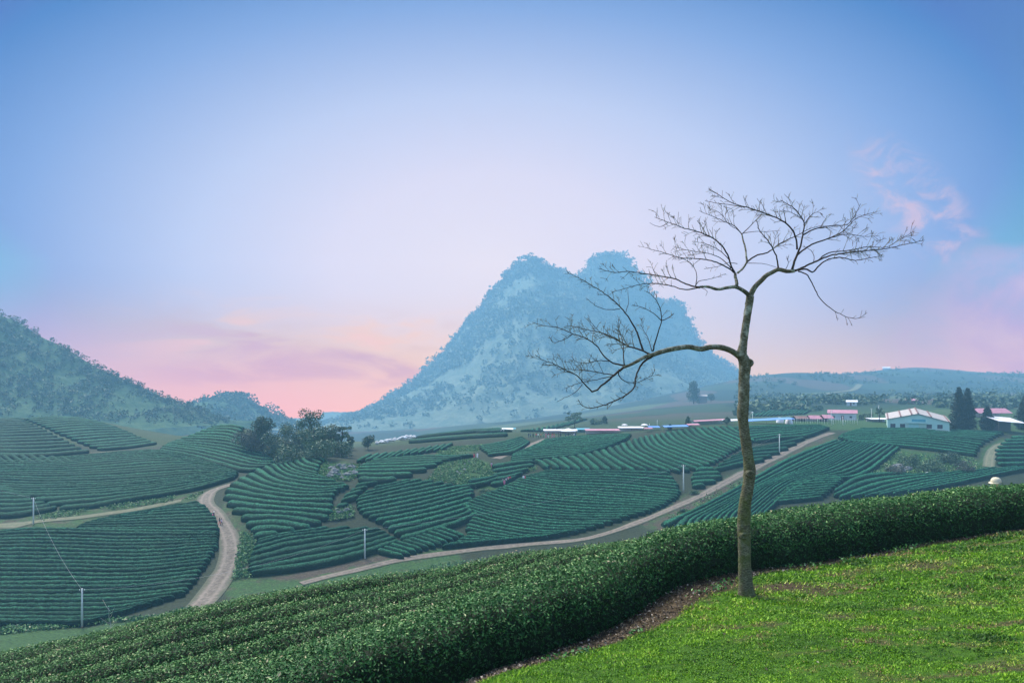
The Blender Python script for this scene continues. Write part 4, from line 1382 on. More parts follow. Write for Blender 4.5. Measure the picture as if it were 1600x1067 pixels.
GROVE = 'dark trees on the mid valley knoll'
for k, a in enumerate([
    ('broadleaf_tree', 'dark flat-topped tree rising at the left end of the grove', 'tree', 410, 706, 646, 36, 262, TREE_DARK, GROVE, 'round', 3600),
    ('shrub', 'grey-brown round shrub at the left foot of the grove', 'shrub', 396, 706, 669, 58, 250, TREE_DRY, GROVE, 'bush', 4200),
    ('shrub', 'dark blue-green thicket tree left of the grove centre', 'shrub', 434, 716, 668, 52, 250, TREE_MID, GROVE, 'bush', 4200),
    ('broadleaf_tree', 'broad dark tree with a domed crown in the grove centre', 'tree', 463, 712, 655, 54, 262, TREE_MID, GROVE, 'bush', 5200),
    ('broadleaf_tree', 'tallest tree of the grove with an airy pointed top', 'tree', 486, 714, 635, 44, 266, TREE_MID, GROVE, 'round', 3000),
    ('broadleaf_tree', 'dense dark tree under the tallest one in the grove', 'tree', 490, 720, 664, 48, 258, TREE_MID, GROVE, 'bush', 4600),
    ('broadleaf_tree', 'dark tree right of the tallest with layered branches', 'tree', 517, 720, 669, 40, 265, TREE_DARK, GROVE, 'round', 3200),
    ('broadleaf_tree', 'thin airy tree leaning out at the right of the grove', 'tree', 533, 720, 672, 26, 275, TREE_MID, GROVE, 'airy', 1100),
    ('shrub', 'pale green bush on the grassy slope below the grove', 'shrub', 456, 724, 694, 56, 240, TREE_MID, GROVE, 'bush', 2800),
    ('shrub', 'bluish bush at the foot of the grove right side', 'shrub', 500, 724, 692, 52, 245, TREE_MID, GROVE, 'bush', 2800),
    ('shrub', 'low tangled shrub on the bank right of the grove', 'shrub', 530, 722, 697, 50, 258, TREE_MID, GROVE, 'bush', 2400),
    ('broadleaf_tree', 'small lone tree between grove and white rocks', 'tree', 547, 712, 688, 14, 300, TREE_DARK, 'small trees by the white rocks', 'round', 700),
    ('broadleaf_tree', 'bushy tree just left of the white rocks', 'tree', 575, 712, 690, 26, 300, TREE_DARK, 'small trees by the white rocks', 'round', 1000),
    ('broadleaf_tree', 'tall block-shaped tree at the foot of the mountain', 'tree', 1084, 624, 590, 27, 560, TREE_DARK, 'lone trees on the mountain foot', 'tall', 4000),
    ('broadleaf_tree', 'low round tree right of the block-shaped tree', 'tree', 1111, 624, 610, 16, 560, TREE_DARK, 'lone trees on the mountain foot', 'round', 700),
    ('broadleaf_tree', 'palm-like feathery tree above the crowd of visitors', 'tree', 898, 668, 645, 26, 400, TREE_MID, 'lone trees on the mountain foot', 'spread', 700),
    ('broadleaf_tree', 'small dark tree among bushes above the white stalls', 'tree', 945, 663, 650, 10, 410, TREE_DARK, 'lone trees on the mountain foot', 'tall', 500),
    ('shrub', 'wide low bush beside the small dark tree above the stalls', 'shrub', 930, 663, 652, 26, 412, TREE_MID, 'lone trees on the mountain foot', 'bush', 700),
    ('broadleaf_tree', 'slim tree standing above the blue canopies', 'tree', 1075, 671, 655, 11, 330, TREE_MID, 'trees behind the market stalls', 'tall', 600),
    ('broadleaf_tree', 'small dark tree left of the blue gabled canopy', 'tree', 1047, 673, 664, 8, 320, TREE_DARK, 'trees behind the market stalls', 'tall', 400),
    ('broadleaf_tree', 'dark bushy tree at the right end of the pink shed', 'tree', 1136, 664, 652, 13, 330, TREE_DARK, 'trees behind the market stalls', 'round', 600),
    ('broadleaf_tree', 'thin tree left of the greenhouse', 'tree', 1374, 660, 636, 16, 330, TREE_MID, 'trees behind the market stalls', 'airy', 500),
    ('shrub', 'dark bush behind the left end of the greenhouse', 'shrub', 1352, 655, 645, 22, 340, TREE_MID, 'trees behind the market stalls', 'bush', 500),
    ('shrub', 'dark green shrub in the middle of the rocky shrub patch', 'shrub', 1455, 738, 716, 50, 212, TREE_MID, 'shrubs in the rocky patch', 'bush', 2400),
    ('shrub', 'leafy shrub at the left top of the rocky shrub patch', 'shrub', 1422, 728, 706, 34, 218, TREE_MID, 'shrubs in the rocky patch', 'bush', 1700),
    ('shrub', 'purplish bare shrub at the right of the rocky shrub patch', 'shrub', 1508, 740, 716, 34, 212, TREE_DRY, 'shrubs in the rocky patch', 'bush', 1500),
    ('shrub', 'bluish shrub along the back of the rocky shrub patch', 'shrub', 1482, 724, 706, 40, 222, TREE_DARK, 'shrubs in the rocky patch', 'bush', 1700),
    ('shrub', 'grey thorny shrub over the boulders at the patch front', 'shrub', 1400, 742, 726, 30, 205, TREE_DRY, 'shrubs in the rocky patch', 'bush', 1000),
    ('shrub', 'bright green weedy bush below the pink-clothed group', 'shrub', 757, 773, 762, 20, 183, TREE_MID, 'weedy bushes on the middle fields', 'bush', 700),
    ('shrub', 'round green clump by the verge below the fourth pole', 'shrub', 1085, 772, 766, 15, 182, TREE_MID, 'weedy bushes on the middle fields', 'bush', 400),
    ('shrub', 'dark clump at the road edge near the foreground hedge', 'shrub', 1066, 802, 795, 10, 160, TREE_DARK, 'weedy bushes on the middle fields', 'bush', 300),
]):
    nm, lab, cat, px, vb, vt, wp, D, mt, grp, shp, nn = a
    foliage_tree(nm, lab, cat, px, vb, vt, wp, D, mt, grp, seed=k, shape=shp, n=nn, leaf=0.5 * D / 260, trunk=.42 if shp in ('spread', 'airy') else .18, lean=.06 if px == 533 else 0)
conifer('tallest conifer with two pointed tops right of the greenhouse', 1505, 673, 604, 46, 262, 1, 2)
conifer('shorter single-topped conifer between two sheds', 1543, 672, 634, 28, 262, 2)
conifer('conifer cut by the right edge of the photo beside the open shed', 1602, 672, 618, 40, 262, 3)

# scattered trees and scrub over the far right slope
rng = np.random.default_rng(61)
u, D = rng.uniform(1150, 1680, 9000), np.exp(rng.uniform(math.log(400), math.log(1420), 9000))
x = (u - 800) / F * D
k = (fbm(x / 55, D / 70, 63, 4) > .08) & (rng.random(9000) < .24)
x, D = x[k], D[k]
r = np.exp(rng.normal(0, .35, len(x))) * 2.8
c = np.c_[x, D, G(x, D) + r * .6]
ci = np.repeat(np.arange(len(c)), 20)
d = rng.normal(size=(len(ci), 3))
d /= np.linalg.norm(d, axis=1, keepdims=True)
V_, f_ = leaf_quads(c[ci] + d * r[ci][:, None] * rng.uniform(.5, 1, (len(ci), 1)) * [1, 1, .8], 2.3 * rng.uniform(.7, 1.4, len(ci)), rng, .75, .3, d)
tag(link('slope_scrub', mesh_data('slope_scrub', V_, f_, [FOREST], False, {'rnd': ('FACE', np.clip(.5 + .2 * rng.normal(size=len(c))[ci], 0, 1))})), 'hazy scattered trees and scrub over the far right slope', 'scrub', kind='stuff')

# ------------------------------------------------------------------ the bare tree on the lawn
def tree_bark():
    m, t, bs = base_mat('lichen_bark')
    geo = t.n('ShaderNodeTexCoord').outputs['Object']
    mp = t.n('ShaderNodeMapping')
    mp.inputs['Scale'].default_value = (1, 1, 2.6)
    t.L.new(geo, mp.inputs[0])
    n1 = t.noise(geo, 9, 5, 0.65)
    n2 = t.noise(mp.outputs[0], 34, 4, 0.7)
    sp = t.n('ShaderNodeSeparateXYZ')
    t.L.new(geo, sp.inputs[0])
    bark = t.ramp(n2, [(0.3, (0.022, 0.020, 0.011)), (0.5, (0.08, 0.077, 0.047)), (0.7, (0.20, 0.195, 0.13))])
    lich = t.ramp(n2, [(0.3, (0.16, 0.17, 0.13)), (0.7, (0.42, 0.44, 0.36))])
    moss = t.ramp(n2, [(0.3, (0.03, 0.038, 0.010)), (0.7, (0.11, 0.13, 0.04))])
    f_l = t.m('MULTIPLY', t.ss(n1, 0.46, 0.66), t.ss(sp.outputs[2], 1.5, 3.6, 0.12, 1.0))
    f_m = t.m('MULTIPLY', t.ss(t.noise(geo, 5, 4, 0.6), 0.42, 0.6), t.ss(sp.outputs[2], 3.2, 0.6, 0.0, 0.85))
    t.put(bs.inputs['Base Color'], t.mix(f_l, t.mix(f_m, bark, moss), lich))
    bs.inputs['Roughness'].default_value = 0.92
    bs.inputs['Specular IOR Level'].default_value = 0.2
    bp = t.n('ShaderNodeBump')
    bp.inputs['Strength'].default_value = 0.9
    bp.inputs['Distance'].default_value = 0.02
    t.L.new(n2, bp.inputs['Height'])
    t.L.new(bp.outputs[0], bs.inputs['Normal'])
    return m


TBARK = tree_bark()
TWIG = plain('twig_bark', (0.030, 0.026, 0.020), 0.9, 0.45, 12)
TD = 8.5
TX, TZ = (1166 - 800) / F * TD, float(lawn_z(np.array([(1166 - 800) / F * TD]), np.array([TD]))[0])
TROOT = np.array([TX, TD, TZ])


def tp(u, v, d):
    return np.array([(u - 800) / F * d, d, -(v - 600) / F * d]) - TROOT


def A(*pts):
    """points read on a 2.5x enlargement of the tree"""
    return [(820 + x / 2.5, 280 + y / 2.5) for x, y in pts]


def spline(pts, per):
    p = np.asarray(pts, float)
    s = np.r_[0, np.cumsum(np.linalg.norm(np.diff(p[:, :2], axis=0), axis=1))]
    n = max(4, int(s[-1] / per))
    t = np.linspace(0, s[-1], n)
    m = np.gradient(p, s, axis=0) if len(p) > 2 else np.repeat((p[1:] - p[:1]) / s[-1], 2, 0)
    i = np.clip(np.searchsorted(s, t, 'right') - 1, 0, len(s) - 2)
    h = (s[i + 1] - s[i])
    q = ((t - s[i]) / h)[:, None]
    h = h[:, None]
    return ((2 * q ** 3 - 3 * q ** 2 + 1) * p[i] + (q ** 3 - 2 * q ** 2 + q) * h * m[i] + (-2 * q ** 3 + 3 * q ** 2) * p[i + 1] + (q ** 3 - q ** 2) * h * m[i + 1])


trng = np.random.default_rng(77)
troot = empty('bare_tree', tuple(TROOT))
tag(troot, 'leafless crooked tree with pale lichened trunk standing alone on the lawn', 'tree')
PXM = TD / F                     # metres per photo pixel at the tree
TRUNK = [(1167, 940, 44), (1167, 934, 33), (1166.5, 927, 27), (1166, 915, 23), (1164, 893, 20), (1163.5, 870, 19), (1163, 845, 19), (1162.5, 815, 19.5), (1164, 788, 19), (1168, 765, 17.5), (1171, 745, 18), (1171.5, 735, 18.5), (1170, 722, 16.5),
         (1167, 700, 16), (1164, 680, 15.5), (1161.5, 660, 16), (1160.5, 646, 17.5), (1162, 628, 16.5), (1162.5, 605, 16.5), (1163, 585, 17), (1164, 573, 18.5), (1162.5, 563, 17), (1159, 553, 15.5), (1161, 541, 13), (1163, 525, 12),
         (1166, 505, 11.5), (1168.5, 488, 11.5), (1171, 472, 12), (1172, 463, 12)]
tr = spline(TRUNK, 3.0)
tw = tr[:, 2] * (1 + 0.05 * fbm(np.arange(len(tr)) / 5.0, np.zeros(len(tr)), 7))
V_, f_ = tube([tp(a, b, TD) for a, b, c in tr], tw / 2 * PXM, 20, True, 0.025, trng)
mbt = MB().add(V_, f_)
for u, v, r, dy in ((1171, 567, 6.5, -.03), (1172, 740, 6.0, -.07), (1168, 782, 5.5, -.05), (1162, 837, 6.0, -.06)):      # healed knots
    c = tp(u, v, TD + dy)
    ring = np.array([(math.cos(q), math.sin(q)) for q in np.linspace(0, 2 * math.pi, 12, endpoint=False)])
    R0 = r * PXM
    vs, fs = [], []
    for lv, (rr, off) in enumerate(((1.15, 0.03), (0.95, -0.02), (0.6, -0.035), (0.35, -0.02), (0.1, -0.005))):
        for cx_, cz_ in ring:
            vs.append(c + [cx_ * rr * R0, off, cz_ * rr * R0])
        if lv:
            for j in range(12):
                fs.append(((lv - 1) * 12 + j, (lv - 1) * 12 + (j + 1) % 12, lv * 12 + (j + 1) % 12, lv * 12 + j))
    mbt.add(vs, fs)
mbt.build('trunk', TBARK, troot, True)
SEGS = [np.c_[tr[:, 0], tr[:, 1], np.full(len(tr), TD)]]


def near_depth(u, v):
    best = (1e9, TD)
    for s in SEGS:
        d2 = (s[:, 0] - u) ** 2 + (s[:, 1] - v) ** 2
        i = d2.argmin()
        if d2[i] < best[0]:
            best = (d2[i], s[i, 2])
    return best[1]


def twigs(mb, path, start, dens, length, w0, rng, depth=0):
    """side shoots along a path of (u, v, D, w)"""
    n = len(path)
    s = np.r_[0, np.cumsum(np.hypot(np.diff(path[:, 0]), np.diff(path[:, 1])))]
    tot = s[-1]
    pos = start * tot + rng.uniform(0, dens)
    side = 1
    while pos < tot * 0.985:
        i = min(n - 2, int(np.searchsorted(s, pos)))
        u, v, d, wd = path[i]
        t = path[min(i + 1, n - 1), :2] - path[max(i - 1, 0), :2]
        ang = math.atan2(t[1], t[0]) + side * R(rng.uniform(22, 58))
        # shoots turn upward
        ang = ang + 0.28 * math.sin(-math.pi / 2 - ang)
        L = length * 1.2 * rng.uniform(.35, 1.15) * (1.1 - 0.6 * pos / tot)
        k = max(4, int(L / 4))
        bend = rng.normal(0, .25) - 0.25 * math.cos(ang) * side * 0.3
        pts = []
        a, cu, cv__, cd = ang, u, v, d
        dz = rng.uniform(-.8, .8) * L / k * PXM
        for q in range(k + 1):
            pts.append((cu, cv__, cd, max(.55, min(wd * .7, w0) * (1 - .75 * q / k))))
            a += bend / k + rng.normal(0, .07)
            cu += math.cos(a) * L / k
            cv__ += math.sin(a) * L / k
            cd += dz
        pts = np.array(pts)
        mb.tube([tp(p[0], p[1], p[2]) for p in pts], pts[:, 3] / 2 * PXM, 5)
        if depth > 0 and L > 12:
            twigs(mb, pts, .3, dens * .85, length * .5, w0 * .75, rng, depth - 1)
        side = -side if rng.random() < .75 else side
        pos += dens * .68 * rng.uniform(.5, 1.5)


def limb(mb, pts, w0, w1, d_end, shoots=None, per=4.0, mat_i=1):
    """a limb through photo points, w0 -> w1 pixels thick, ending d_end metres nearer (-) or farther (+)"""
    p = spline(pts, per)
    n = len(p)
    d0 = near_depth(*p[0])
    t = np.linspace(0, 1, n)
    d = d0 + d_end * t ** 1.2
    w_ = (w0 + (w1 - w0) * t ** 0.8) * (1 + 0.10 * fbm(np.arange(n) / 3.0, np.full(n, w0), 9))
    wob = 0.25 * trng.normal(size=(n, 2)) if w0 < 5 else np.zeros((n, 2))
    wob[0] = 0
    path = np.c_[p[:, 0] + wob[:, 0], p[:, 1] + wob[:, 1], d, w_]
    mb.tube([tp(a, b, c) for a, b, c, _ in path], path[:, 3] / 2 * PXM, 12 if w0 > 5 else 6, mi=mat_i)
    SEGS.append(path[:, :3])
    if shoots:
        st, dens, ln, dep = shoots
        twigs(mb, path, st, dens, ln, max(.9, w0 * .5), trng, dep)
    return path


def new_limb():
    return MB()


B, T_ = 0, 1
# --- low limb reaching left over the valley
m1 = new_limb()
limb(m1, A((838, 692), (815, 675), (780, 660), (730, 655), (690, 663), (640, 655), (590, 661), (540, 672), (495, 688)), 9.5, 6.5, -.55, mat_i=B)
limb(m1, A((495, 688), (470, 694), (450, 705), (400, 730), (385, 735)), 5.6, 4.0, -.2, mat_i=B)
limb(m1, A((385, 735), (350, 765), (315, 795), (300, 805), (280, 824), (262, 830)), 3.6, 2.2, -.3)
limb(m1, A((262, 830), (245, 812), (230, 795), (200, 765), (160, 745), (110, 720), (75, 708), (40, 686)), 2.0, .7, -.35, (.15, 8, 26, 1))
limb(m1, A((395, 730), (340, 715), (310, 690), (280, 650), (250, 627), (190, 605), (130, 580), (80, 573), (30, 559)), 2.6, .7, .6, (.35, 8, 22, 1))
limb(m1, A((185, 606), (150, 628), (110, 637), (95, 612)), 1.3, .6, .1, (.2, 7, 10, 0))
limb(m1, A((390, 728), (385, 690), (385, 650), (372, 600), (365, 545)), 1.9, .7, .5, (.2, 6, 24, 1))
limb(m1, A((350, 765), (290, 755), (230, 745), (160, 742), (120, 738)), 1.5, .6, .25, (.15, 7, 22, 1))
limb(m1, A((345, 768), (270, 785), (200, 800), (155, 818)), 1.3, .6, -.35, (.3, 10, 12, 0))
limb(m1, A((225, 800), (205, 825), (180, 842), (125, 868)), 1.0, .5, -.1)
limb(m1, A((330, 712), (290, 708), (240, 718), (200, 712), (180, 690)), 1.3, .6, .3, (.2, 7, 16, 1))
limb(m1, A((495, 688), (460, 670), (400, 650), (350, 620), (300, 600), (240, 588), (175, 572)), 3.0, .7, .7, (.2, 6, 26, 2))
limb(m1, A((350, 622), (310, 606), (260, 560), (245, 540)), 1.2, .6, .2, (.2, 8, 14, 1))
limb(m1, A((462, 668), (452, 640), (440, 600), (412, 550), (375, 500), (330, 460), (270, 420), (220, 390), (165, 364)), 3.0, .8, .5, (.42, 6, 17, 1))
limb(m1, A((372, 507), (340, 509), (310, 507), (280, 495), (240, 465)), 1.2, .6, -.2, (.5, 9, 8, 0))
limb(m1, A((395, 520), (405, 480), (402, 430)), 1.0, .6, .3)
limb(m1, A((500, 672), (510, 635), (520, 600), (535, 550), (530, 510), (512, 470), (480, 440)), 2.4, .7, -.5, (.5, 8, 15, 1))
limb(m1, A((535, 552), (560, 542), (582, 524)), 1.5, .7, -.15, (.2, 5, 9, 0))
limb(m1, A((535, 552), (500, 522), (460, 502), (420, 490)), 1.4, .6, .2, (.3, 7, 13, 0))
limb(m1, A((497, 672), (485, 630), (470, 600), (450, 565)), 1.4, .6, .45, (.2, 6, 18, 1))
limb(m1, A((498, 692), (460, 718), (442, 752), (432, 780), (430, 806), (400, 840), (350, 866), (300, 885), (240, 891), (225, 884), (208, 860)), 3.4, .8, -.8, (.45, 9, 17, 1))
limb(m1, A((368, 742), (368, 768), (390, 788), (430, 795), (470, 780), (500, 762), (507, 740)), 1.8, .6, -.2, (.3, 7, 16, 1))
limb(m1, A((440, 755), (450, 735), (475, 700)), 1.0, .5, .2, (.2, 8, 8, 0))
m1.build('branch', [TBARK, TWIG], troot, True)
# --- upper left limb
m2 = new_limb()
limb(m2, A((882, 460), (868, 446), (850, 433), (825, 421), (790, 424), (750, 430), (720, 421), (690, 420), (675, 423)), 7.0, 3.2, -.4, mat_i=B)
limb(m2, A((680, 422), (640, 413), (590, 391), (540, 380), (470, 370), (400, 360), (350, 364), (290, 348)), 2.4, .7, -.5, (.2, 8, 22, 1))
limb(m2, A((685, 424), (620, 430), (560, 414), (510, 407), (450, 412), (400, 425), (340, 441)), 2.0, .6, -.8, (.3, 9, 18, 1))
limb(m2, A((668, 416), (672, 380), (655, 335), (620, 312), (575, 305)), 1.4, .6, .4, (.3, 9, 14, 0))
limb(m2, A((665, 420), (678, 400), (710, 392), (745, 384), (785, 370)), 1.3, .6, .5, (.3, 10, 10, 0))
limb(m2, A((690, 424), (715, 440), (708, 455)), .9, .5, -.1)
limb(m2, A((825, 422), (829, 405), (823, 385), (822, 368)), 5.4, 4.2, .15, mat_i=B)
limb(m2, A((822, 370), (803, 330), (795, 300), (780, 273), (742, 235), (690, 210), (620, 190), (560, 168), (508, 148)), 3.0, .7, -.55, (.35, 7, 26, 1))
limb(m2, A((560, 170), (530, 186), (488, 172)), 1.0, .5, -.1)
limb(m2, A((822, 368), (790, 345), (740, 322), (680, 311), (600, 305), (540, 286), (472, 268)), 2.6, .7, .5, (.3, 8, 22, 1))
limb(m2, A((806, 348), (770, 312), (720, 291), (660, 282), (580, 262)), 1.8, .6, .9, (.25, 7, 24, 1))
limb(m2, A((800, 318), (775, 290), (730, 262), (690, 245)), 1.4, .6, -.7, (.2, 6, 18, 1))
limb(m2, A((832, 366), (850, 350), (866, 328), (866, 300), (860, 265), (848, 215)), 3.8, 2.2, .4, mat_i=B)
limb(m2, A((848, 215), (822, 185), (780, 166), (735, 146), (682, 124)), 1.7, .6, -.4, (.2, 8, 24, 1))
limb(m2, A((848, 215), (835, 200), (800, 178), (760, 130), (712, 112)), 1.3, .6, .2, (.3, 9, 16, 0))
limb(m2, A((848, 215), (880, 185), (918, 142), (940, 118)), 1.6, .6, .5, (.3, 7, 20, 1))
limb(m2, A((850, 212), (890, 205), (950, 205), (1000, 200)), 1.1, .5, .3, (.3, 10, 12, 0))
limb(m2, A((866, 325), (900, 300), (945, 287), (1000, 250), (1060, 222), (1120, 192), (1170, 180)), 2.8, .8, .9, (.25, 9, 24, 1))
limb(m2, A((866, 328), (930, 330), (990, 347)), 1.1, .6, .3)
limb(m2, A((830, 330), (800, 326), (760, 340), (700, 350)), 1.1, .5, -.5, (.3, 9, 10, 0))
m2.build('branch', [TBARK, TWIG], troot, True)
# --- upper right limb
m3 = new_limb()
limb(m3, A((880, 465), (888, 440), (900, 420), (925, 395), (945, 375), (965, 365), (990, 353), (1025, 360), (1055, 358)), 9.0, 5.4, -.2, mat_i=B)
limb(m3, A((1050, 357), (1100, 352), (1130, 362), (1142, 345), (1170, 322), (1220, 306), (1290, 316), (1385, 300)), 3.0, .7, -.6, (.35, 10, 18, 1))
limb(m3, A((992, 352), (985, 310), (968, 268), (945, 233), (915, 195), (906, 160)), 2.8, .8, -.6, (.4, 7, 22, 1))
limb(m3, A((1045, 352), (1058, 310), (1078, 260), (1086, 215), (1092, 180), (1068, 130), (1040, 105), (998, 82)), 4.2, .8, .2, (.5, 7, 24, 1))
limb(m3, A((1064, 275), (1060, 235), (1040, 190), (1000, 160), (930, 130), (860, 108), (800, 88), (760, 62), (718, 38)), 3.0, .7, -.5, (.25, 8, 24, 1))
limb(m3, A((860, 110), (800, 100), (740, 92), (705, 84)), 1.2, .6, -.2, (.3, 11, 9, 0))
limb(m3, A((1062, 298), (1090, 275), (1120, 256), (1190, 230), (1240, 205), (1262, 185), (1298, 152), (1380, 126)), 3.0, .7, .6, (.35, 9, 24, 1))
limb(m3, A((1086, 218), (1130, 196), (1200, 182), (1268, 172), (1290, 140), (1312, 96)), 2.4, .7, .4, (.2, 9, 24, 1))
limb(m3, A((1190, 231), (1255, 215), (1330, 224), (1385, 222)), 1.6, .6, .3, (.2, 8, 22, 1))
limb(m3, A((1090, 178), (1120, 140), (1145, 128), (1165, 140)), 1.6, .6, -.6, (.2, 6, 20, 1))
limb(m3, A((1078, 150), (1040, 130), (1005, 120)), 1.2, .6, -.5, (.2, 7, 20, 1))
limb(m3, A((1056, 358), (1130, 325), (1190, 299), (1250, 289), (1330, 280), (1420, 270), (1480, 256), (1562, 238)), 3.2, .7, -.1, (.3, 8, 20, 1))
limb(m3, A((1140, 322), (1180, 292), (1260, 279), (1350, 264), (1415, 265), (1460, 238), (1525, 202)), 2.0, .6, .7, (.2, 8, 26, 1))
limb(m3, A((1128, 325), (1130, 300), (1120, 280), (1085, 262)), 1.2, .6, .3, (.3, 9, 8, 0))
limb(m3, A((1068, 360), (1105, 374), (1120, 402), (1132, 425), (1150, 460), (1190, 500), (1230, 525), (1270, 541), (1305, 543), (1338, 520)), 2.0, .6, -.7, (.6, 12, 17, 1))
limb(m3, A((1020, 350), (1030, 325), (1022, 300)), 1.0, .5, -.3, (.3, 6, 8, 0))
m3.build('branch', [TBARK, TWIG], troot, True)

# ------------------------------------------------------------------ poles and wires
WHITE = plain('white_paint', (0.6, 0.61, 0.6), 0.6, 0.08, 2)
DARKSTEEL = plain('dark_steel', (0.05, 0.05, 0.055), 0.6, 0.2, 3)


def pole(label, u, vt, vb, D, lamp=False, name='utility_pole', group='pale concrete poles across the valley', w_=None):
    x = (u - 800) / F * D
    z = float(G(x, D))
    H = -(vt - 600) / F * D - z
    o = empty(name, (x, D, z))
    tag(o, label, 'pole', group)
    r = w_ or 0.17
    MB().tube([(0, 0, -.5), (0, 0, H * .5), (0, 0, H)], [r, r * .85, r * .68], 8).build('shaft', CONCRETE, o, True)
    if lamp:
        MB().tube([(0, 0, H), (0, 0, H + .25), (0, 0, H + .6), (0, 0, H + .75)], [.1, .38, .38, .1], 10).build('lamp_head', WHITE, o, True)
    elif H > 4:
        MB().box(-.5, .5, -.05, .05, H - .45, H - .35).build('crossarm', DARKSTEEL, o)
        for s in (-.42, .42):
            MB().tube([(s, 0, H - .35), (s, 0, H - .12)], [.06, .045], 8).build('insulator', WHITE, o, True)
    return np.array([x, D, z + H - .2])


tops = [
    pole('nearest white pole at the bottom left by the foreground slope', 128, 919, 981, 115),
    pole('white pole at the far left beside the grassy path', 52, 777, 820, 160),
    pole('white pole standing on the bare dirt strip near the lower track', 570, 826, 875, 142),
    pole('white pole at the right end of the large ribbed field', 1068, 726, 765, 182),
    pole('white pole beside the upper road right of the bare tree', 1218, 678, 710, 214),
]
for lab, u, vt, vb, D in (
        ('small distant pole above the white rubble, leftmost of four', 613, 690, 703, 330), ('taller distant pole at the right end of the white rubble', 654, 683, 701, 320),
        ('distant pole left of the pair before the mountain', 700, 681, 695, 330), ('distant pole right of the pair before the mountain', 719, 680, 695, 335),
        ('thin mast behind the crowd at the white stall wall', 868, 669, 686, 285), ('thin pale post by the umbrellas left of the blue canopy', 1027, 656, 674, 290),
        ('slim pole in front of the long pink shed roof', 1124, 656, 668, 290), ('tall white post at the corner of the green yard', 1299, 641, 664, 272),
        ('shorter white post in front of the pink roofed house', 1317, 650, 664, 272), ('dark thin pole between house and greenhouse', 1362, 638, 658, 300),
        ('thin white mast above the white roofs left of the greenhouse', 1373, 633, 654, 320), ('short pale post beside the white umbrella stalls', 1015, 662, 676, 292)):
    pole(lab, u, vt, vb, D, w_=.13)
pole('white lamp post with round head behind the bare tree trunk', 1176, 646, 664, 290, True, 'lamp_post')


def wire(label, a, b, sag):
    a, b = np.array(a), np.array(b)
    t = np.linspace(0, 1, 26)[:, None]
    p = a * (1 - t) + b * t
    p[:, 2] -= sag * 4 * (t * (1 - t))[:, 0]
    o = MB().tube(p - a, 0.013, 5).build('power_line', WIRE, None, True, tuple(a))
    tag(o, label, 'power line', 'thin power lines between the poles')


wire('thin cable sagging from the far left pole down to the nearest pole', tops[1], tops[0], 1.6)
wire('faint cable from the nearest pole across to the pole on the dirt strip', tops[0], tops[2], 2.5)
wire('faint cable running from the dirt strip pole up to the ribbed field pole', tops[2], tops[3], 2.0)
wire('faint cable between the ribbed field pole and the upper road pole', tops[3], tops[4], 1.2)
wire('thin cable entering at the left edge down to the far left pole', (-190.0, 196.0, -14.0), tops[1], 1.8)

# ------------------------------------------------------------------ people
SKIN = plain('skin', (0.42, 0.26, 0.18), 0.6, 0.05, 5)
HAIR = plain('black_hair', (0.012, 0.010, 0.010), 0.6, 0.2, 8)
CLOTH = {k: plain(k + '_cloth', c, 0.85, 0.12, 6) for k, c in {
    'pink': (0.62, 0.16, 0.26), 'red': (0.5, 0.035, 0.06), 'white': (0.75, 0.72, 0.74), 'dark': (0.02, 0.022, 0.035), 'lilac': (0.5, 0.32, 0.46),
    'blue': (0.04, 0.09, 0.22), 'grey': (0.16, 0.16, 0.18), 'jeans': (0.035, 0.06, 0.12), 'cream': (0.50, 0.46, 0.33), 'orange': (0.5, 0.2, 0.1)}.items()}


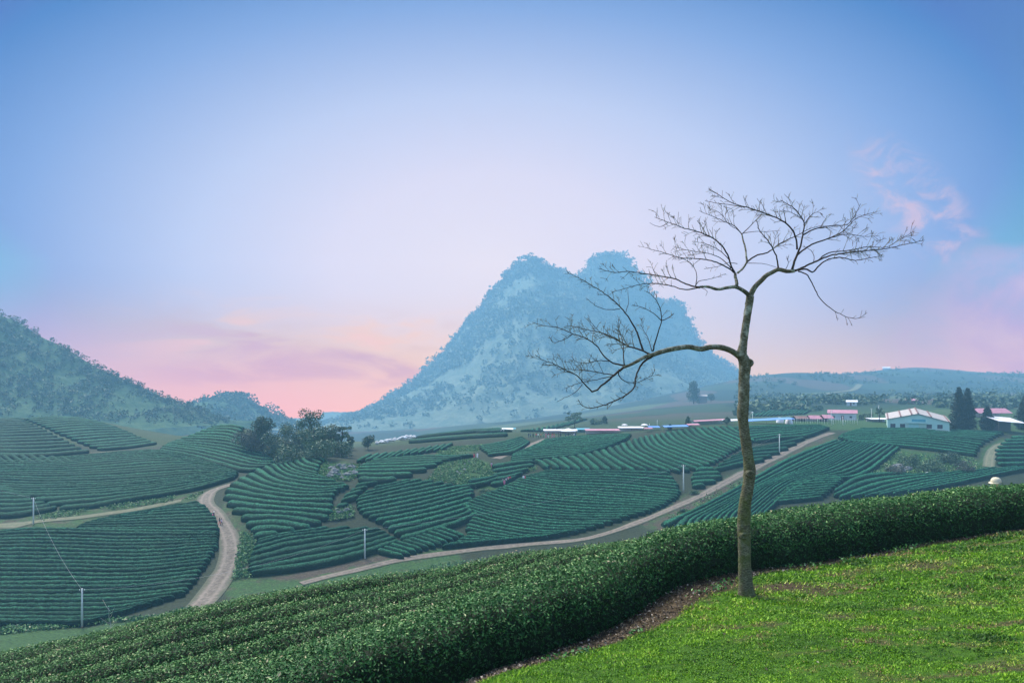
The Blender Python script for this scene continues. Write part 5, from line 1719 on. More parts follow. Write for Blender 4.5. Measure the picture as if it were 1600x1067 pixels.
def body_mesh(pose, skirt):
    """a continuous figure grown on a skeleton, 1.65 m tall"""
    s = {'stand': 0.05, 'walk': 0.22, 'photo': 0.06}[pose]
    J = {'pel': (0, 0, .92), 'bel': (0, 0, 1.06), 'che': (0, -.01, 1.24), 'nec': (0, 0, 1.39), 'hd1': (0, -.02, 1.47), 'hd2': (0, -.02, 1.56),
         'hl': (-.09, 0, .90), 'kl': (-.10, -s * .7 - .03, .50), 'al': (-.10, -s + .02, .09), 'tl': (-.11, -s - .13, .035),
         'hr': (.09, 0, .90), 'kr': (.10, s * .35 - .04, .50), 'ar': (.10, s + .06, .09), 'tr_': (.11, s - .08, .035),
         'sl': (-.17, 0, 1.33), 'el': (-.23, .03 + s * .5, 1.07), 'wl': (-.23, -.06 + s * .6, .84), 'fl': (-.225, -.10 + s * .6, .72),
         'sr': (.17, 0, 1.33), 'er': (.23, .03 - s * .5, 1.07), 'wr': (.23, -.08 - s * .6, .84), 'fr': (.225, -.12 - s * .6, .72)}
    if pose == 'photo':
        J.update(er=(.24, -.12, 1.12), wr=(.12, -.30, 1.32), fr=(.06, -.33, 1.39), el=(-.24, -.12, 1.12), wl=(-.12, -.30, 1.32), fl=(-.06, -.33, 1.39))
    Rd = {'pel': (.155, .11), 'bel': (.135, .10), 'che': (.165, .11), 'nec': (.055, .055), 'hd1': (.078, .09), 'hd2': (.085, .095), 'hl': (.085, .09), 'kl': (.06, .06), 'al': (.042, .042), 'tl': (.04, .028),
          'sl': (.06, .06), 'el': (.043, .043), 'wl': (.03, .03), 'fl': (.032, .018)}
    for a, b in (('hr', 'hl'), ('kr', 'kl'), ('ar', 'al'), ('tr_', 'tl'), ('sr', 'sl'), ('er', 'el'), ('wr', 'wl'), ('fr', 'fl')):
        Rd[a] = Rd[b]
    if skirt:
        for k in ('kl', 'kr'):
            Rd[k] = (.10, .10)
    E = [('pel', 'bel'), ('bel', 'che'), ('che', 'nec'), ('nec', 'hd1'), ('hd1', 'hd2'), ('pel', 'hl'), ('hl', 'kl'), ('kl', 'al'), ('al', 'tl'), ('pel', 'hr'), ('hr', 'kr'), ('kr', 'ar'), ('ar', 'tr_'),
         ('che', 'sl'), ('sl', 'el'), ('el', 'wl'), ('wl', 'fl'), ('che', 'sr'), ('sr', 'er'), ('er', 'wr'), ('wr', 'fr')]
    ks = list(J)
    me = bpy.data.meshes.new('body_skeleton')
    me.from_pydata([J[k] for k in ks], [(ks.index(a), ks.index(b)) for a, b in E], [])
    o = bpy.data.objects.new('body_skeleton', me)
    COL.objects.link(o)
    md = o.modifiers.new('skin', 'SKIN')
    md.branch_smoothing = 0.4
    for i, k in enumerate(ks):
        me.skin_vertices[0].data[i].radius = Rd[k]
        me.skin_vertices[0].data[i].use_root = (k == 'pel')
    sb = o.modifiers.new('sub', 'SUBSURF')
    sb.levels = sb.render_levels = 1
    dg = bpy.context.evaluated_depsgraph_get()
    out = bpy.data.meshes.new_from_object(o.evaluated_get(dg))
    bpy.data.objects.remove(o)
    out.name = 'person'
    return out


BODIES = {(p, k): body_mesh(p, k) for p in ('stand', 'walk', 'photo') for k in (False, True)}


def person(label, u, v, D, pose, top, legs, rz=0.0, hat=None, group=None, skirt=False, scale=1.0, dx=0.0, dy=0.0, bag=None):
    if hat != 'cap':
        p = at(u, v, D * .93, D * 1.07)
        x, y = p[0] + dx, p[1] + dy
    else:
        x, y = (u - 800) / F * D + dx, D + dy
    me = BODIES[(pose, skirt)].copy()
    me.materials.clear()
    for m_ in (SKIN, CLOTH[top], CLOTH[legs], CLOTH['dark']):
        me.materials.append(m_)
    for p in me.polygons:
        c = p.center
        arm = abs(c.x) > .185 and c.z < 1.3
        if c.z > 1.39 and not (pose == 'photo' and c.y < -.15):
            mi = 0
        elif pose == 'photo' and c.y < -.26:
            mi = 0
        elif arm and c.z < .82:
            mi = 0
        elif c.z < .08:
            mi = 3
        elif c.z < (.55 if skirt else .93) and not arm:
            mi = 2
        else:
            mi = 1
        p.material_index = mi
        p.use_smooth = True
    o = link('person', me, None, (x, y, float(G(x, y))))
    o.rotation_euler = (0, 0, rz)
    o.scale = (scale,) * 3
    tag(o, label, 'person', group)
    mb = MB()
    n, vs, fs = 12, [], []
    if hat == 'cap' or hat == 'helmet':
        prof = [(.112, 1.545), (.118, 1.575), (.105, 1.63), (.065, 1.67), (.005, 1.685)]
    elif hat == 'cone':
        prof = [(.24, 1.56), (.16, 1.62), (.07, 1.69), (.005, 1.73)]
    else:
        prof = [(.098, 1.50), (.106, 1.56), (.098, 1.62), (.06, 1.655), (.005, 1.668)]
    for r, z in prof:
        for i in range(n):
            a = i * 2 * math.pi / n
            back = .02 if hat is None else 0
            vs.append((math.cos(a) * r, math.sin(a) * r * 1.1 - .015 + back, z - (.10 if hat is None and math.sin(a) > .3 and z < 1.55 else 0)))
    for l in range(len(prof) - 1):
        for i in range(n):
            fs.append((l * n + i, l * n + (i + 1) % n, (l + 1) * n + (i + 1) % n, (l + 1) * n + i))
    mb.add(vs, fs)
    if hat == 'cap':                                    # brim
        br = [(.13 * math.cos(a), -.07 - .14 * math.sin(a), 1.555 - .03 * math.sin(a)) for a in np.linspace(0, math.pi, 9)]
        vb = br + [(p[0], p[1], p[2] - .012) for p in br]
        fb = [tuple(range(9)), tuple(range(17, 8, -1))] + [(i, i + 9, (i + 1) % 9 + 9, (i + 1) % 9) for i in range(9)]
        mb.add(vb, fb)
    mb.build('hat' if hat else 'hair', {'cap': CLOTH['cream'], 'cone': CLOTH['cream'], 'helmet': CLOTH['white'], None: HAIR}[hat], o, True)
    if bag:
        MB().tube([(.2, .05, .62), (.22, .07, .75), (.22, .07, .98), (.2, .05, 1.08)], [.06, .15, .15, .05], 8).build('bag', CLOTH[bag], o, True)
    return o


person('walker with white helmet, dark coat and pink bag on the dirt road', 334, 810, 152, 'walk', 'dark', 'dark', 2.6, 'helmet', 'walkers on the winding dirt road', bag='pink')
person('black-haired walker in dark clothes, middle of three on the dirt road', 343, 820, 148, 'walk', 'dark', 'red', 2.5, None, 'walkers on the winding dirt road')
person('walker in a pale lilac top, rightmost of three on the dirt road', 346, 821, 147.6, 'walk', 'lilac', 'dark', 2.5, None, 'walkers on the winding dirt road')
person('tea picker whose cream cap shows above the right hedge', 1557, 752, 18.0, 'stand', 'blue', 'dark', -1.2, 'cap')
G1 = 'visitors scattered in the tea fields'
for a in [
    ('visitor in a wide red-pink skirt at the edge of the upper rocky patch', 741, 717, 209, 'photo', 'red', 'pink', .3, None, True),
    ('visitor in white beside the one in the red-pink skirt', 746, 716, 209, 'stand', 'white', 'white', -.6, None, True),
    ('visitor in pale pink alone at the tip of a tea row', 768, 731, 204, 'stand', 'lilac', 'pink', .8, None, False),
    ('front pink-dressed visitor of the group between two tea rows', 788, 759, 184, 'stand', 'pink', 'pink', .2, None, True),
    ('grey-topped visitor at the left of the pink-dressed group', 785, 757, 186, 'photo', 'grey', 'dark', 1.1, None, False),
    ('visitor in lilac in the middle of the pink-dressed group', 791, 756, 187, 'stand', 'lilac', 'dark', 2.2, None, False),
    ('visitor in pink at the right of the group between two rows', 794, 754, 188, 'stand', 'pink', 'dark', -1, None, False),
    ('tall visitor in white trousers behind the pink-dressed group', 797, 753, 189, 'stand', 'red', 'white', 2.8, None, False),
    ('visitor in a red dress with white shirt alone among ribbed rows', 820, 752, 190, 'stand', 'red', 'white', .4, None, True),
    ('companion in pale clothes beside the red-dressed visitor', 818, 752, 190.5, 'stand', 'white', 'grey', -.4, None, False)]:
    lab, u, v, D, ps, tc, lc, rz, hat, sk = a
    p = ray([u], [v], D - 25, D + 25)[0]
    person(lab, u, v, p[1], ps, tc, lc, rz, hat, G1, sk, 1.08)
G2 = 'crowd of visitors at the market end of the footpath'
CROWD = [(826, 'dark', 'jeans', 'leftmost dark-clothed visitor of the crowd by the stalls'), (829, 'blue', 'dark', 'blue-jacketed visitor at the left end of the crowd'), (833, 'dark', 'dark', 'visitor all in black near the left of the crowd'),
         (838, 'red', 'jeans', 'red-jacketed visitor at the footpath top'), (841, 'white', 'dark', 'visitor in a white top and dark trousers at the footpath'), (845, 'orange', 'dark', 'visitor in an orange top in the crowd'),
         (849, 'grey', 'jeans', 'grey-jacketed visitor before the white wall'), (853, 'pink', 'pink', 'visitor in a bright pink dress before the white wall'), (857, 'pink', 'white', 'visitor in pink with white trousers in the crowd'),
         (863, 'red', 'pink', 'visitor in red beside the white wall'), (866, 'orange', 'pink', 'visitor in orange and pink at the white wall'), (873, 'dark', 'dark', 'dark-clothed visitor alone before the white wall'),
         (876, 'dark', 'grey', 'visitor in black and grey before the white wall'), (884, 'blue', 'dark', 'blue-clothed visitor under the white umbrella'), (888, 'dark', 'jeans', 'black-topped visitor under the white umbrella'),
         (893, 'grey', 'dark', 'grey-topped visitor right of the white umbrella'), (897, 'white', 'jeans', 'visitor in white and jeans at the plateau edge'), (899, 'jeans', 'dark', 'visitor in denim at the right end of the crowd'),
         (783, 'lilac', 'dark', 'lilac-topped visitor at the small left stall'), (787, 'white', 'grey', 'white-topped visitor at the small left stall')]
for i, (u, tc, lc, lab) in enumerate(CROWD):
    D = {0: 262, 1: 264, 2: 263}[i % 3] if u < 890 else 246
    if u < 800:
        D = 300
    person(lab, u, 684, D, ('stand', 'walk', 'stand', 'photo')[i % 4], tc, lc, i * 1.3, None, G2, i % 5 == 2, 1.1)

# ------------------------------------------------------------------ market stalls and canopies
TARP_BLUE = plain('blue_tarp', (0.11, 0.24, 0.55), 0.5, 0.1, .6)
TARP_PINK = plain('pink_sheet_roof', (0.36, 0.17, 0.21), 0.6, 0.15, .6)
TARP_WHITE = plain('white_tarp', (0.58, 0.56, 0.58), 0.6, 0.06, .6)
TARP_TEAL = plain('teal_netting', (0.08, 0.27, 0.33), 0.7, 0.1, .8)
WALL_MINT = plain('mint_wall', (0.33, 0.50, 0.46), 0.7, 0.06, .5)
WALL_PALE = plain('pale_plaster_wall', (0.42, 0.44, 0.46), 0.8, 0.08, .5)
ROOF_BEIGE = plain('greyed_sheet_roof', (0.33, 0.30, 0.28), 0.7, 0.12, .7)
RUST = plain('brown_ridge_flashing', (0.16, 0.09, 0.08), 0.8, 0.2, 1)
BROWN = plain('brown_door', (0.14, 0.06, 0.07), 0.7, 0.15, 1)
GLASS = plain('dark_window', (0.05, 0.05, 0.06), 0.25, 0.3, 1)
TIMBER = plain('grey_timber', (0.16, 0.14, 0.12), 0.9, 0.2, 1)


def stall(name, label, u0, u1, vt, vb, D, depth, roof, group, kind='gable', wall=None, slope=0.0):
    """an open shelter: roof sheet on posts; photo columns u0..u1, roof top vt, eaves / foot vb"""
    x0, x1 = (u0 - 800) / F * D, (u1 - 800) / F * D
    xc = (x0 + x1) / 2
    zg = float(G(xc, D))
    zt = -(vt - 600) / F * D - zg
    ze = -(vb - 600) / F * D - zg
    ze = max(ze, 1.2)
    zt = max(zt, ze + .35)
    W_ = (x1 - x0) / 2
    o = empty(name, (xc, D, zg))
    tag(o, label, 'stall', group)
    m = MB()
    if kind == 'gable':                                 # ridge runs along x; near slope faces the camera
        th = .06
        for sy, y0 in ((-1, -depth / 2), (1, depth / 2)):
            m.prism([(-W_, ze), (W_, ze), (W_, ze - th), (-W_, ze - th)][::-1], y0 - .01, y0 + .01)
            v = [(-W_, y0, ze), (W_, y0, ze + slope), (W_ * .97, 0, zt + slope), (-W_ * .97, 0, zt)]
            v += [(a, b, c + th) for a, b, c in v]
            m.add(v, [(0, 1, 2, 3), (7, 6, 5, 4), (0, 4, 5, 1), (1, 5, 6, 2), (2, 6, 7, 3), (3, 7, 4, 0)])
    elif kind == 'flat':
        v = [(-W_, -depth / 2, ze), (W_, -depth / 2, ze + slope), (W_, depth / 2, zt + slope), (-W_, depth / 2, zt)]
        v += [(a, b, c + .07) for a, b, c in v]
        m.add(v, [(3, 2, 1, 0), (4, 5, 6, 7), (0, 1, 5, 4), (1, 2, 6, 5), (2, 3, 7, 6), (3, 0, 4, 7)])
    m.build('roof', roof, o)
    for sx in (-W_ * .95, 0, W_ * .95):
        for sy in (-depth * .46, depth * .46):
            top = ze + slope * (sx / W_ + 1) / 2 - .02
            if kind == 'flat' and sy > 0:
                top = zt + slope * (sx / W_ + 1) / 2 - .02
            MB().tube([(sx, sy, -.3), (sx, sy, top)], .06, 6).build('post', TIMBER, o, True)
    if wall is not None:
        MB().box(-W_ * .93, W_ * .93, depth * .38, depth * .42, -.3, ze - .1).build('back_wall', wall, o)
    return o


def umbrella(label, u, vt, wpx, D):
    x = (u - 800) / F * D
    zg = float(G(x, D))
    zt = max(2.4, -(vt - 600) / F * D - zg)
    r = wpx / F * D / 2
    o = empty('parasol', (x, D, zg))
    tag(o, label, 'parasol', 'white parasols at the market')
    n = 10
    vs = [(0, 0, zt)] + [(math.cos(a) * r * .55, math.sin(a) * r * .55, zt - r * .16) for a in np.arange(n) * 2 * math.pi / n] + [(math.cos(a) * r, math.sin(a) * r, zt - r * .36) for a in np.arange(n) * 2 * math.pi / n]
    vs += [(a, b, c - .05) for a, b, c in vs]
    k = 2 * n + 1
    fs = [(0, 1 + i, 1 + (i + 1) % n) for i in range(n)] + [(1 + i, 1 + n + i, 1 + n + (i + 1) % n, 1 + (i + 1) % n) for i in range(n)]
    fs += [tuple(j + k for j in f[::-1]) for f in fs] + [(1 + n + i, 1 + n + i + k, 1 + n + (i + 1) % n + k, 1 + n + (i + 1) % n) for i in range(n)]
    MB().add(vs, fs).build('canopy', TARP_WHITE, o)
    MB().tube([(0, 0, -.3), (0, 0, zt - .04)], .05, 6).build('pole', WHITE, o, True)


MK = 'market stalls along the plateau crest'
stall('market_stall', 'long white sheeted stall behind the crowd of visitors', 849, 902, 679, 684, 272, 4, TARP_WHITE, MK, 'flat', TARP_WHITE)
stall('market_stall', 'low white and pink roofed stall right of the white umbrella', 914, 968, 678, 682, 262, 5, TARP_PINK, MK, 'flat', TARP_WHITE)
stall('market_stall', 'white end stall continuing the low pink roofed one', 966, 1006, 679, 682, 268, 4, TARP_WHITE, MK, 'flat', TARP_WHITE)
stall('market_stall', 'small white tented stall at the left of the crest', 784, 802, 680, 684, 300, 4, TARP_WHITE, MK, 'flat')
stall('market_stall', 'second pale stall behind the small left one', 786, 806, 673, 678, 330, 4, TARP_TEAL, MK, 'flat')
stall('market_stall', 'teal netted shelter right of the white umbrella', 901, 922, 672, 681, 280, 4, TARP_TEAL, MK, 'flat', TARP_TEAL)
stall('market_stall', 'blue stall roof beside the small pink one near the umbrellas', 1012, 1030, 674, 678, 262, 4, TARP_BLUE, MK, 'gable')
stall('market_stall', 'small salmon pink stall roof at the umbrellas', 1006, 1019, 676, 680, 256, 3, TARP_PINK, MK, 'gable')
stall('market_stall', 'bright blue gabled canopy above the wavy rows', 1035, 1073, 670, 676, 256, 6, TARP_BLUE, MK, 'gable', None, .25)
stall('market_stall', 'short pink canopy joined to the right of the blue gabled one', 1072, 1091, 668, 673.5, 258, 6, TARP_PINK, MK, 'gable', None, .1)
stall('market_shed', 'long low shed with a pale pink roof before the far trees', 1082, 1134, 659, 665, 275, 6, TARP_PINK, MK, 'gable', WALL_MINT, .7)
stall('market_stall', 'white and blue strip canopy left of the bare tree trunk', 1130, 1158, 662, 666, 270, 4, TARP_WHITE, MK, 'flat', None, .3)
stall('market_stall', 'long blue tarp canopy right of the bare tree trunk', 1166, 1238, 660, 665, 272, 6, TARP_BLUE, MK, 'flat', None, .9)
stall('farm_shed', 'dark low shed with pinkish roof left of the yard', 1240, 1263, 650, 655, 300, 6, RUST, 'sheds around the green yard', 'gable', DARKSTEEL)
stall('farm_shed', 'pink roofed shed with a white top behind the yard posts', 1262, 1281, 649, 654, 298, 6, TARP_PINK, 'sheds around the green yard', 'gable', WALL_PALE)
stall('farm_shed', 'pink roofed shed next to the pale house', 1283, 1299, 648, 653, 296, 6, TARP_PINK, 'sheds around the green yard', 'gable', DARKSTEEL)
stall('farm_shed', 'flat white roofs left of the greenhouse', 1357, 1388, 654, 657, 300, 6, TARP_WHITE, 'sheds around the green yard', 'flat', WALL_PALE)
stall('farm_shed', 'open shed with a bright white roof between the conifers', 1548, 1591, 650, 657, 268, 9, TARP_WHITE, 'sheds around the green yard', 'flat', DARKSTEEL, -.9)
stall('farm_shed', 'reddish roofed building behind the conifers', 1520, 1572, 638, 645, 330, 9, TARP_PINK, 'sheds around the green yard', 'gable', WALL_PALE)
umbrella('large white parasol at the right of the crowd', 888, 674, 24, 266)
umbrella('small white parasol on the slope above the stalls', 976, 668, 10, 290)
umbrella('white parasol between the blue stalls', 1007, 672, 12, 270)


def dome(label, u, vt, vb, wpx, D):
    x = (u - 800) / F * D
    zg = float(G(x, D))
    zt = max(-(vt - 600) / F * D - zg, 2.2)
    r = wpx / F * D / 2
    vs, fs, n = [], [], 14
    for l in range(6):
        a = l / 5 * math.pi / 2
        for i in range(n):
            b = i * 2 * math.pi / n
            rr = r * math.cos(a) ** .8 + .01
            vs.append((math.cos(b) * rr, math.sin(b) * rr, -.2 + (zt + .2) * math.sin(a)))
    for l in range(5):
        for i in range(n):
            fs.append((l * n + i, l * n + (i + 1) % n, (l + 1) * n + (i + 1) % n, (l + 1) * n + i))
    o = MB().add(vs, fs).build('dome_tent', [TARP_WHITE], None, True, (x, D, zg))
    tag(o, label, 'tent', 'white dome tents behind the blue tarp')


dome('white dome tent partly hidden at the left behind the blue tarp', 1219, 652, 660, 12, 282)
dome('rounder white dome tent at the right end of the blue tarp', 1233, 653, 660, 12, 276)


def house(label, u0, u1, vr, ve, vb, D, depth, wall, roof, doors=(), wins=(), name='house', group=None):
    D = at((u0 + u1) / 2, vb, D * .85, D * 1.25)[1]
    x0, x1 = (u0 - 800) / F * D, (u1 - 800) / F * D
    xc, W_ = (x0 + x1) / 2, (x1 - x0) / 2
    zg = float(G(xc, D))
    ze, zr = -(ve - 600) / F * D - zg, -(vr - 600) / F * D - zg
    ze, zr = max(ze, 2.2), max(zr, ze + .8)
    ang = math.atan2(xc, D)
    W_ *= math.cos(ang)
    o = empty(name, (xc, D + depth / 2, zg), -ang)
    tag(o, label, 'house', group)
    h = depth / 2
    MB().prism([(-W_, -.6), (W_, -.6), (W_, ze), (-W_, ze)], -h, h).build('wall', wall, o)
    m = MB()
    e = .5
    for s in (-1, 1):
        v = [(-W_ - e, s * (h + e), ze - .12), (W_ + e, s * (h + e), ze - .12), (W_ + e, 0, zr), (-W_ - e, 0, zr)]
        v += [(a, b, c + .12) for a, b, c in v]
        m.add(v, [(0, 1, 2, 3), (7, 6, 5, 4), (0, 4, 5, 1), (1, 5, 6, 2), (2, 6, 7, 3), (3, 7, 4, 0)])
    m.build('roof', roof, o)
    for sx in (-W_, W_):                                 # gable ends
        g = MB().add([(sx, -h, ze), (sx, h, ze), (sx, 0, zr - .05), (sx * .99, -h, ze), (sx * .99, h, ze), (sx * .99, 0, zr - .05)], [(0, 1, 2), (5, 4, 3), (0, 3, 4, 1), (1, 4, 5, 2), (2, 5, 3, 0)])
        g.build('gable', wall, o)
    for f, w2, hh in doors:
        c = -W_ + 2 * W_ * f
        MB().box(c - w2, c + w2, -h - .05, -h + .02, 0, hh).build('door', BROWN, o)
    for f, w2, z0, z1 in wins:
        c = -W_ + 2 * W_ * f
        wn = MB().box(c - w2, c + w2, -h - .04, -h + .02, z0, z1).build('window', GLASS, o)
    return o


house('pale house with a pink roof and brown door behind the green yard', 1300, 1344, 641, 645.5, 656, 290, 7, WALL_PALE, TARP_PINK, [(.51, .55, 2.0)], [(.2, .5, .9, 1.8), (.8, .5, .9, 1.8)])
house('white roofed cottage high on the far right slope', 1328, 1344, 625.5, 628, 634, 500, 8, WALL_PALE, TARP_WHITE, [(.4, .5, 2)], [(.7, .5, 1, 1.9)], group='cottages on the far slope')
house('cottage with a bright pink roof on the far right slope', 1421, 1439, 623, 626, 631, 500, 8, TIMBER, TARP_PINK, [(.5, .5, 2)], [(.8, .5, 1, 1.9)], group='cottages on the far slope')
house('tiny white hut at the foot of the mountain behind the bare tree', 1154, 1160, 630, 632, 635, 520, 5, WALL_PALE, TARP_WHITE, group='cottages on the far slope')
house('small hut with a pale roof by the block-shaped tree', 1092, 1106, 617, 619, 624, 580, 6, TIMBER, ROOF_BEIGE, group='cottages on the far slope')
house('pale villa on the skyline of the far right hill', 1383, 1395, 573, 575, 579, 1650, 18, WALL_PALE, TARP_WHITE, group='cottages on the far slope')


def greenhouse():
    D = 262
    x0, x1 = (1386 - 800) / F * D, (1483 - 800) / F * D
    xc = (x0 + x1) / 2
    W_ = (x1 - x0) / 2 * math.cos(math.atan2(xc, D))
    zg = float(min(G(x0, D), G(x1, D)))
    o = empty('packing_hall', (xc, D, zg))
    tag(o, 'long mint green hall with a low gabled roof of beige sheets and brown ridges', 'building')
    ze, zr = -(656 - 600) / F * D - zg, -(646.5 - 600) / F * D - zg
    dp = 20.0
    MB().prism([(-W_, -.8), (W_, -.8), (W_, ze - .7), (0, zr - .25), (-W_, ze)], 0, dp).build('wall', WALL_MINT, o)
    m = MB()
    rise = 1.5
    ang = math.atan2(xc, D)
    o.rotation_euler = (0, 0, -ang * .9)
    for xa, za, xb, zb in ((-W_ - .5, ze - .08, 0, zr), (0, zr, W_ + .5, ze - .8)):
        v = [(xa, -.6, za), (xb, -.6, zb), (xb, dp + .4, zb + rise), (xa, dp + .4, za + rise)]
        v += [(a, b, c + .14) for a, b, c in v]
        m.add(v, [(0, 1, 2, 3), (7, 6, 5, 4), (0, 4, 5, 1), (1, 5, 6, 2), (2, 6, 7, 3), (3, 7, 4, 0)])
    rf = m.build('roof', ROOF_BEIGE, o)
    for f in (-.98, -.56, -.2, 0.0, .42, .98):           # raised brown flashings running back over the roof
        xx = W_ * f
        zz = ze - .08 + (zr - ze + .08) * (f + 1) if f <= 0 else zr + (ze - .8 - zr) * f
        fl = MB().prism([(-.22, 0), (.22, 0), (.22, .3), (-.22, .3)], -.65, dp + .4).build('flashing', RUST, rf, loc=(xx, 0, zz + .14))
        for v in fl.data.vertices:
            v.co.z += (v.co.y + .6) / (dp + 1.0) * rise
    for c in (-.82, -.5, .36, .70):
        wn = MB().box(W_ * c - .85, W_ * c + .85, -.07, .02, 1.5, 3.0).build('window', GLASS, o)
        MB().box(W_ * c - 1.0, W_ * c + 1.0, -.16, -.072, 1.34, 1.48).build('sill', WHITE, wn)
    dr = MB().box(-W_ * .30, W_ * .02, -.08, .02, -.3, 3.3).build('door', plain('teal_door', (0.28, 0.52, 0.52), .6, .1, 1), o)
    MB().box(-W_ * .36, W_ * .30, -1.3, -.03, 3.36, 3.5).build('awning', WALL_MINT, o)
    MB().box(-W_ * .2, W_ * .25, -.05, .02, 3.9, 4.9).build('panel', TARP_TEAL, o)
    mb = MB()
    for xx in np.linspace(-W_, W_, 34):
        mb.box(xx - .03, xx + .03, -2.03, -1.97, -.4, 1.1)
    mb.box(-W_, W_, -1.965, -1.94, .95, 1.05).box(-W_, W_, -1.965, -1.94, .3, .38)
    f = mb.build('railing', WHITE, None, loc=(xc, D, zg))
    f.rotation_euler = o.rotation_euler
    tag(f, 'low white railing along the front of the mint green hall', 'railing')


greenhouse()
rng = np.random.default_rng(88)
post = MB().tube([(0, 0, -.3), (0, 0, 1.0), (0, 0, 2.3)], [.06, .055, .05], 6).build('fence_post', WHITE, None, True)
first = True
for k in range(34):                                      # posts of the yard
    u = 1218 + k * 3.7 + rng.uniform(-1, 1)
    D = 282 + rng.uniform(-5, 5)
    x = (u - 800) / F * D
    o = post if first else post.copy()
    if not first:
        COL.objects.link(o)
    first = False
    o.location = (x, D, float(G(x, D)))
    o.scale = (1, 1, rng.uniform(.7, 1.1))
    tag(o, 'thin pale fence post standing in the green yard before the pink roofed house', 'fence post', 'fence posts in the green yard')

# ------------------------------------------------------------------ rocks
ROCK = plain('grey_limestone', (0.11, 0.12, 0.12), 0.9, 0.45, 1.6, 0.6)
ROCK_W = plain('white_rubble', (0.55, 0.54, 0.54), 0.85, 0.2, 2.0, 0.3)


def rock_geo(r, rng):
    vs, fs, n, m = [], [], 9, 6
    s = rng.integers(1000)
    for l in range(m + 1):
        a = -math.pi / 2 + l * math.pi / m
        for i in range(n):
            b = i * 2 * math.pi / n
            d = np.array([math.cos(a) * math.cos(b), math.cos(a) * math.sin(b), math.sin(a)])
            k = 1 + .45 * float(fbm(np.array([d[0] * 1.6 + s]), np.array([d[1] * 1.6 + d[2] * 1.9]), 3, 2)[0])
            vs.append(d * r * k * [1.15, .9, .75])
    for l in range(m):
        for i in range(n):
            fs.append((l * n + i, l * n + (i + 1) % n, (l + 1) * n + (i + 1) % n, (l + 1) * n + i))
    return vs, fs


def boulders(poly, count, rmin, rmax, d0, d1, label, group, seed, mat=ROCK):
    rng = np.random.default_rng(seed)
    P = np.array(poly)
    k = 0
    while k < count:
        u, v = rng.uniform(P[:, 0].min(), P[:, 0].max()), rng.uniform(P[:, 1].min(), P[:, 1].max())
        if not inpoly(np.array([u]), np.array([v]), poly)[0]:
            continue
        x, y, z = at(u, v, d0, d1)
        r = rng.uniform(rmin, rmax)
        o = MB().add(*rock_geo(r, rng)).build('boulder', mat, None, False, (x, y, z + r * .2))
        tag(o, label, 'boulder', group)
        k += 1


boulders([(508, 746), (520, 730), (558, 727), (562, 738), (545, 750)], 26, .4, 1.2, 170, 235, 'grey limestone boulder in the rocky hollow of the curved terraces', 'boulders in the curved terraces', 1)
boulders([(520, 800), (545, 792), (548, 806), (528, 812)], 8, .3, .8, 140, 190, 'grey limestone boulder in the small gap beside the middle block', 'boulders in the small field gap', 2)
boulders([(686, 740), (700, 727), (735, 718), (750, 730), (715, 745)], 18, .2, .6, 180, 240, 'dark grey boulder in the weedy glade between the tea blocks', 'boulders in the weedy glade', 3)
boulders([(1386, 738), (1396, 727), (1420, 733), (1415, 742)], 9, .5, 1.3, 180, 240, 'grey boulder at the left foot of the rocky shrub patch', 'boulders at the shrub patch', 4)
boulders([(1446, 740), (1462, 738), (1464, 743), (1448, 744)], 4, .3, .6, 180, 240, 'whitish stone at the front of the rocky shrub patch', 'pale stones at the shrub patch', 5, ROCK_W)
rng = np.random.default_rng(9)
mb = MB()
for k in range(150):
    u = rng.uniform(588, 648)
    v = 703 + rng.normal(0, 2.2) + (u - 618) * -.04
    D = 292 + rng.uniform(-9, 9)
    x = (u - 800) / F * D
    vs, fs = rock_geo(rng.uniform(.25, .75), rng)
    mb.add(np.array(vs) + [x, D, float(G(x, D)) + max(0, (712 - v) * .12)], fs)
tag(mb.build('white_rubble', ROCK_W), 'bright heap of white rubble between the small trees and the tea crest', 'rubble', kind='stuff')

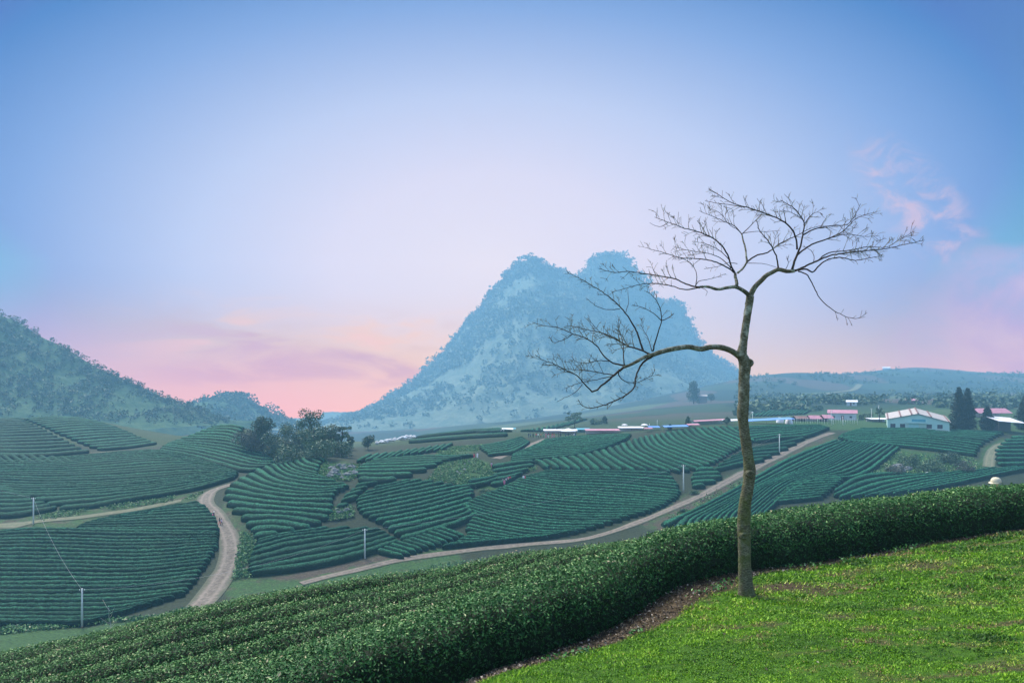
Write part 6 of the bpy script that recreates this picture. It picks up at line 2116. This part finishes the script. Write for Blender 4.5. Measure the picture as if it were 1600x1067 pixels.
# weeds and tussocks in the grassy glades of the valley
GLADE = leafy('glade_weeds', [(0, (0.014, 0.06, 0.018)), (0.5, (0.05, 0.16, 0.04)), (0.85, (0.14, 0.27, 0.075)), (1, (0.24, 0.24, 0.14))], .7, .25, .3)
pos = []
for poly, cnt, d0, d1 in (([(690, 724), (742, 717), (768, 730), (775, 745), (745, 764), (690, 752), (668, 752)], 2600, 170, 245), ([(506, 748), (522, 728), (560, 726), (566, 738), (545, 752)], 1500, 165, 235),
                          ([(690, 700), (760, 695), (742, 708), (680, 714)], 1200, 200, 280), ([(1350, 748), (1395, 705), (1520, 716), (1535, 735), (1430, 760)], 3000, 180, 240), ([(516, 815), (520, 795), (548, 790), (552, 808)], 700, 135, 190),
                          ([(800, 742), (805, 732), (836, 726), (836, 735)], 400, 180, 240), ([(365, 905), (380, 830), (398, 840), (395, 900)], 900, 120, 170), ([(-80, 1000), (-80, 984), (240, 964), (300, 950), (300, 960)], 2500, 98, 125), ([(480, 725), (505, 716), (520, 732), (505, 750)], 500, 170, 240), ([(420, 926), (500, 914), (600, 897), (720, 879), (800, 866), (800, 874), (560, 916), (470, 934)], 1200, 110, 168),
                          ([(1050, 806), (1130, 762), (1200, 740), (1212, 746), (1100, 802), (1050, 822)], 900, 140, 215), ([(60, 802), (230, 782), (320, 769), (300, 780), (60, 814)], 1100, 150, 205)):
    P = np.array(poly, float)
    u = rng.uniform(P[:, 0].min(), P[:, 0].max(), cnt * 3)
    v = rng.uniform(P[:, 1].min(), P[:, 1].max(), cnt * 3)
    k = inpoly(u, v, poly)
    u, v = u[k][:cnt], v[k][:cnt]
    p = ray(u, v, d0, d1)
    q = np.c_[p, G(p[:, 0], p[:, 1])]
    keep = fbm(q[:, 0] / 4, q[:, 1] / 4, 17, 3) > -.25
    q = q[keep]
    for r in range(4):
        pos.append(q + rng.normal(0, 1, q.shape) * [.35, .35, .0] + np.c_[np.zeros((len(q), 2)), rng.uniform(.05, .5, len(q))])
pos = np.concatenate(pos)
V_, f_ = leaf_quads(pos, rng.uniform(.25, .6, len(pos)), rng, .6, .5)
tag(link('glade_weeds', mesh_data('glade_weeds', V_, f_, [GLADE], False, {'rnd': ('FACE', rng.random(len(f_)))})), 'weeds and tussocks in the grassy glades between the tea fields', 'weeds', kind='stuff')

# thin bare sapling at the foot of the slope, bottom left
sx_, sy_ = (172 - 800) / F * 112, 112.0
sap = empty('bare_sapling', (sx_, sy_, float(G(sx_, sy_))))
tag(sap, 'thin pale leafless sapling at the bottom left below the nearest pole', 'sapling')
rng = np.random.default_rng(4)
mb = MB().tube([(0, 0, -.2), (.05, 0, 1.0), (-.2, 0, 2.4), (-.3, .1, 4.2)], [.05, .04, .03, .01], 6)
for h in (.5, .8, 1.2, 1.7, 2.2, 2.8, 3.2):
    a = rng.uniform(0, 6.28)
    L = rng.uniform(.9, 2.2)
    mb.tube([(0, 0, h), (math.cos(a) * L * .5, math.sin(a) * L * .5, h + L * .35), (math.cos(a) * L, math.sin(a) * L, h + L * .9)], [.03, .02, .008], 5)
mb.build('stem', plain('pale_twig', (0.4, 0.38, 0.33), .8, .2, 3), sap, True)

# ------------------------------------------------------------------ the valley air
hm = bpy.data.materials.new('valley_haze')
hm.use_nodes = True
hm.node_tree.nodes.clear()
ht = NT(hm.node_tree)
pv = ht.n('ShaderNodeVolumePrincipled')
pv.inputs['Color'].default_value = (0.27, 0.565, 0.79, 1)
pv.inputs['Density'].default_value = HAZE_K
ho = ht.n('ShaderNodeOutputMaterial')
ht.L.new(pv.outputs[0], ho.inputs['Volume'])
hb = MB().box(-2700, 2700, -30, HAZE_BACK, -150, HAZE_TOP)
tag(hb.build('haze', hm), 'pale blue valley haze', 'haze', kind='stuff')
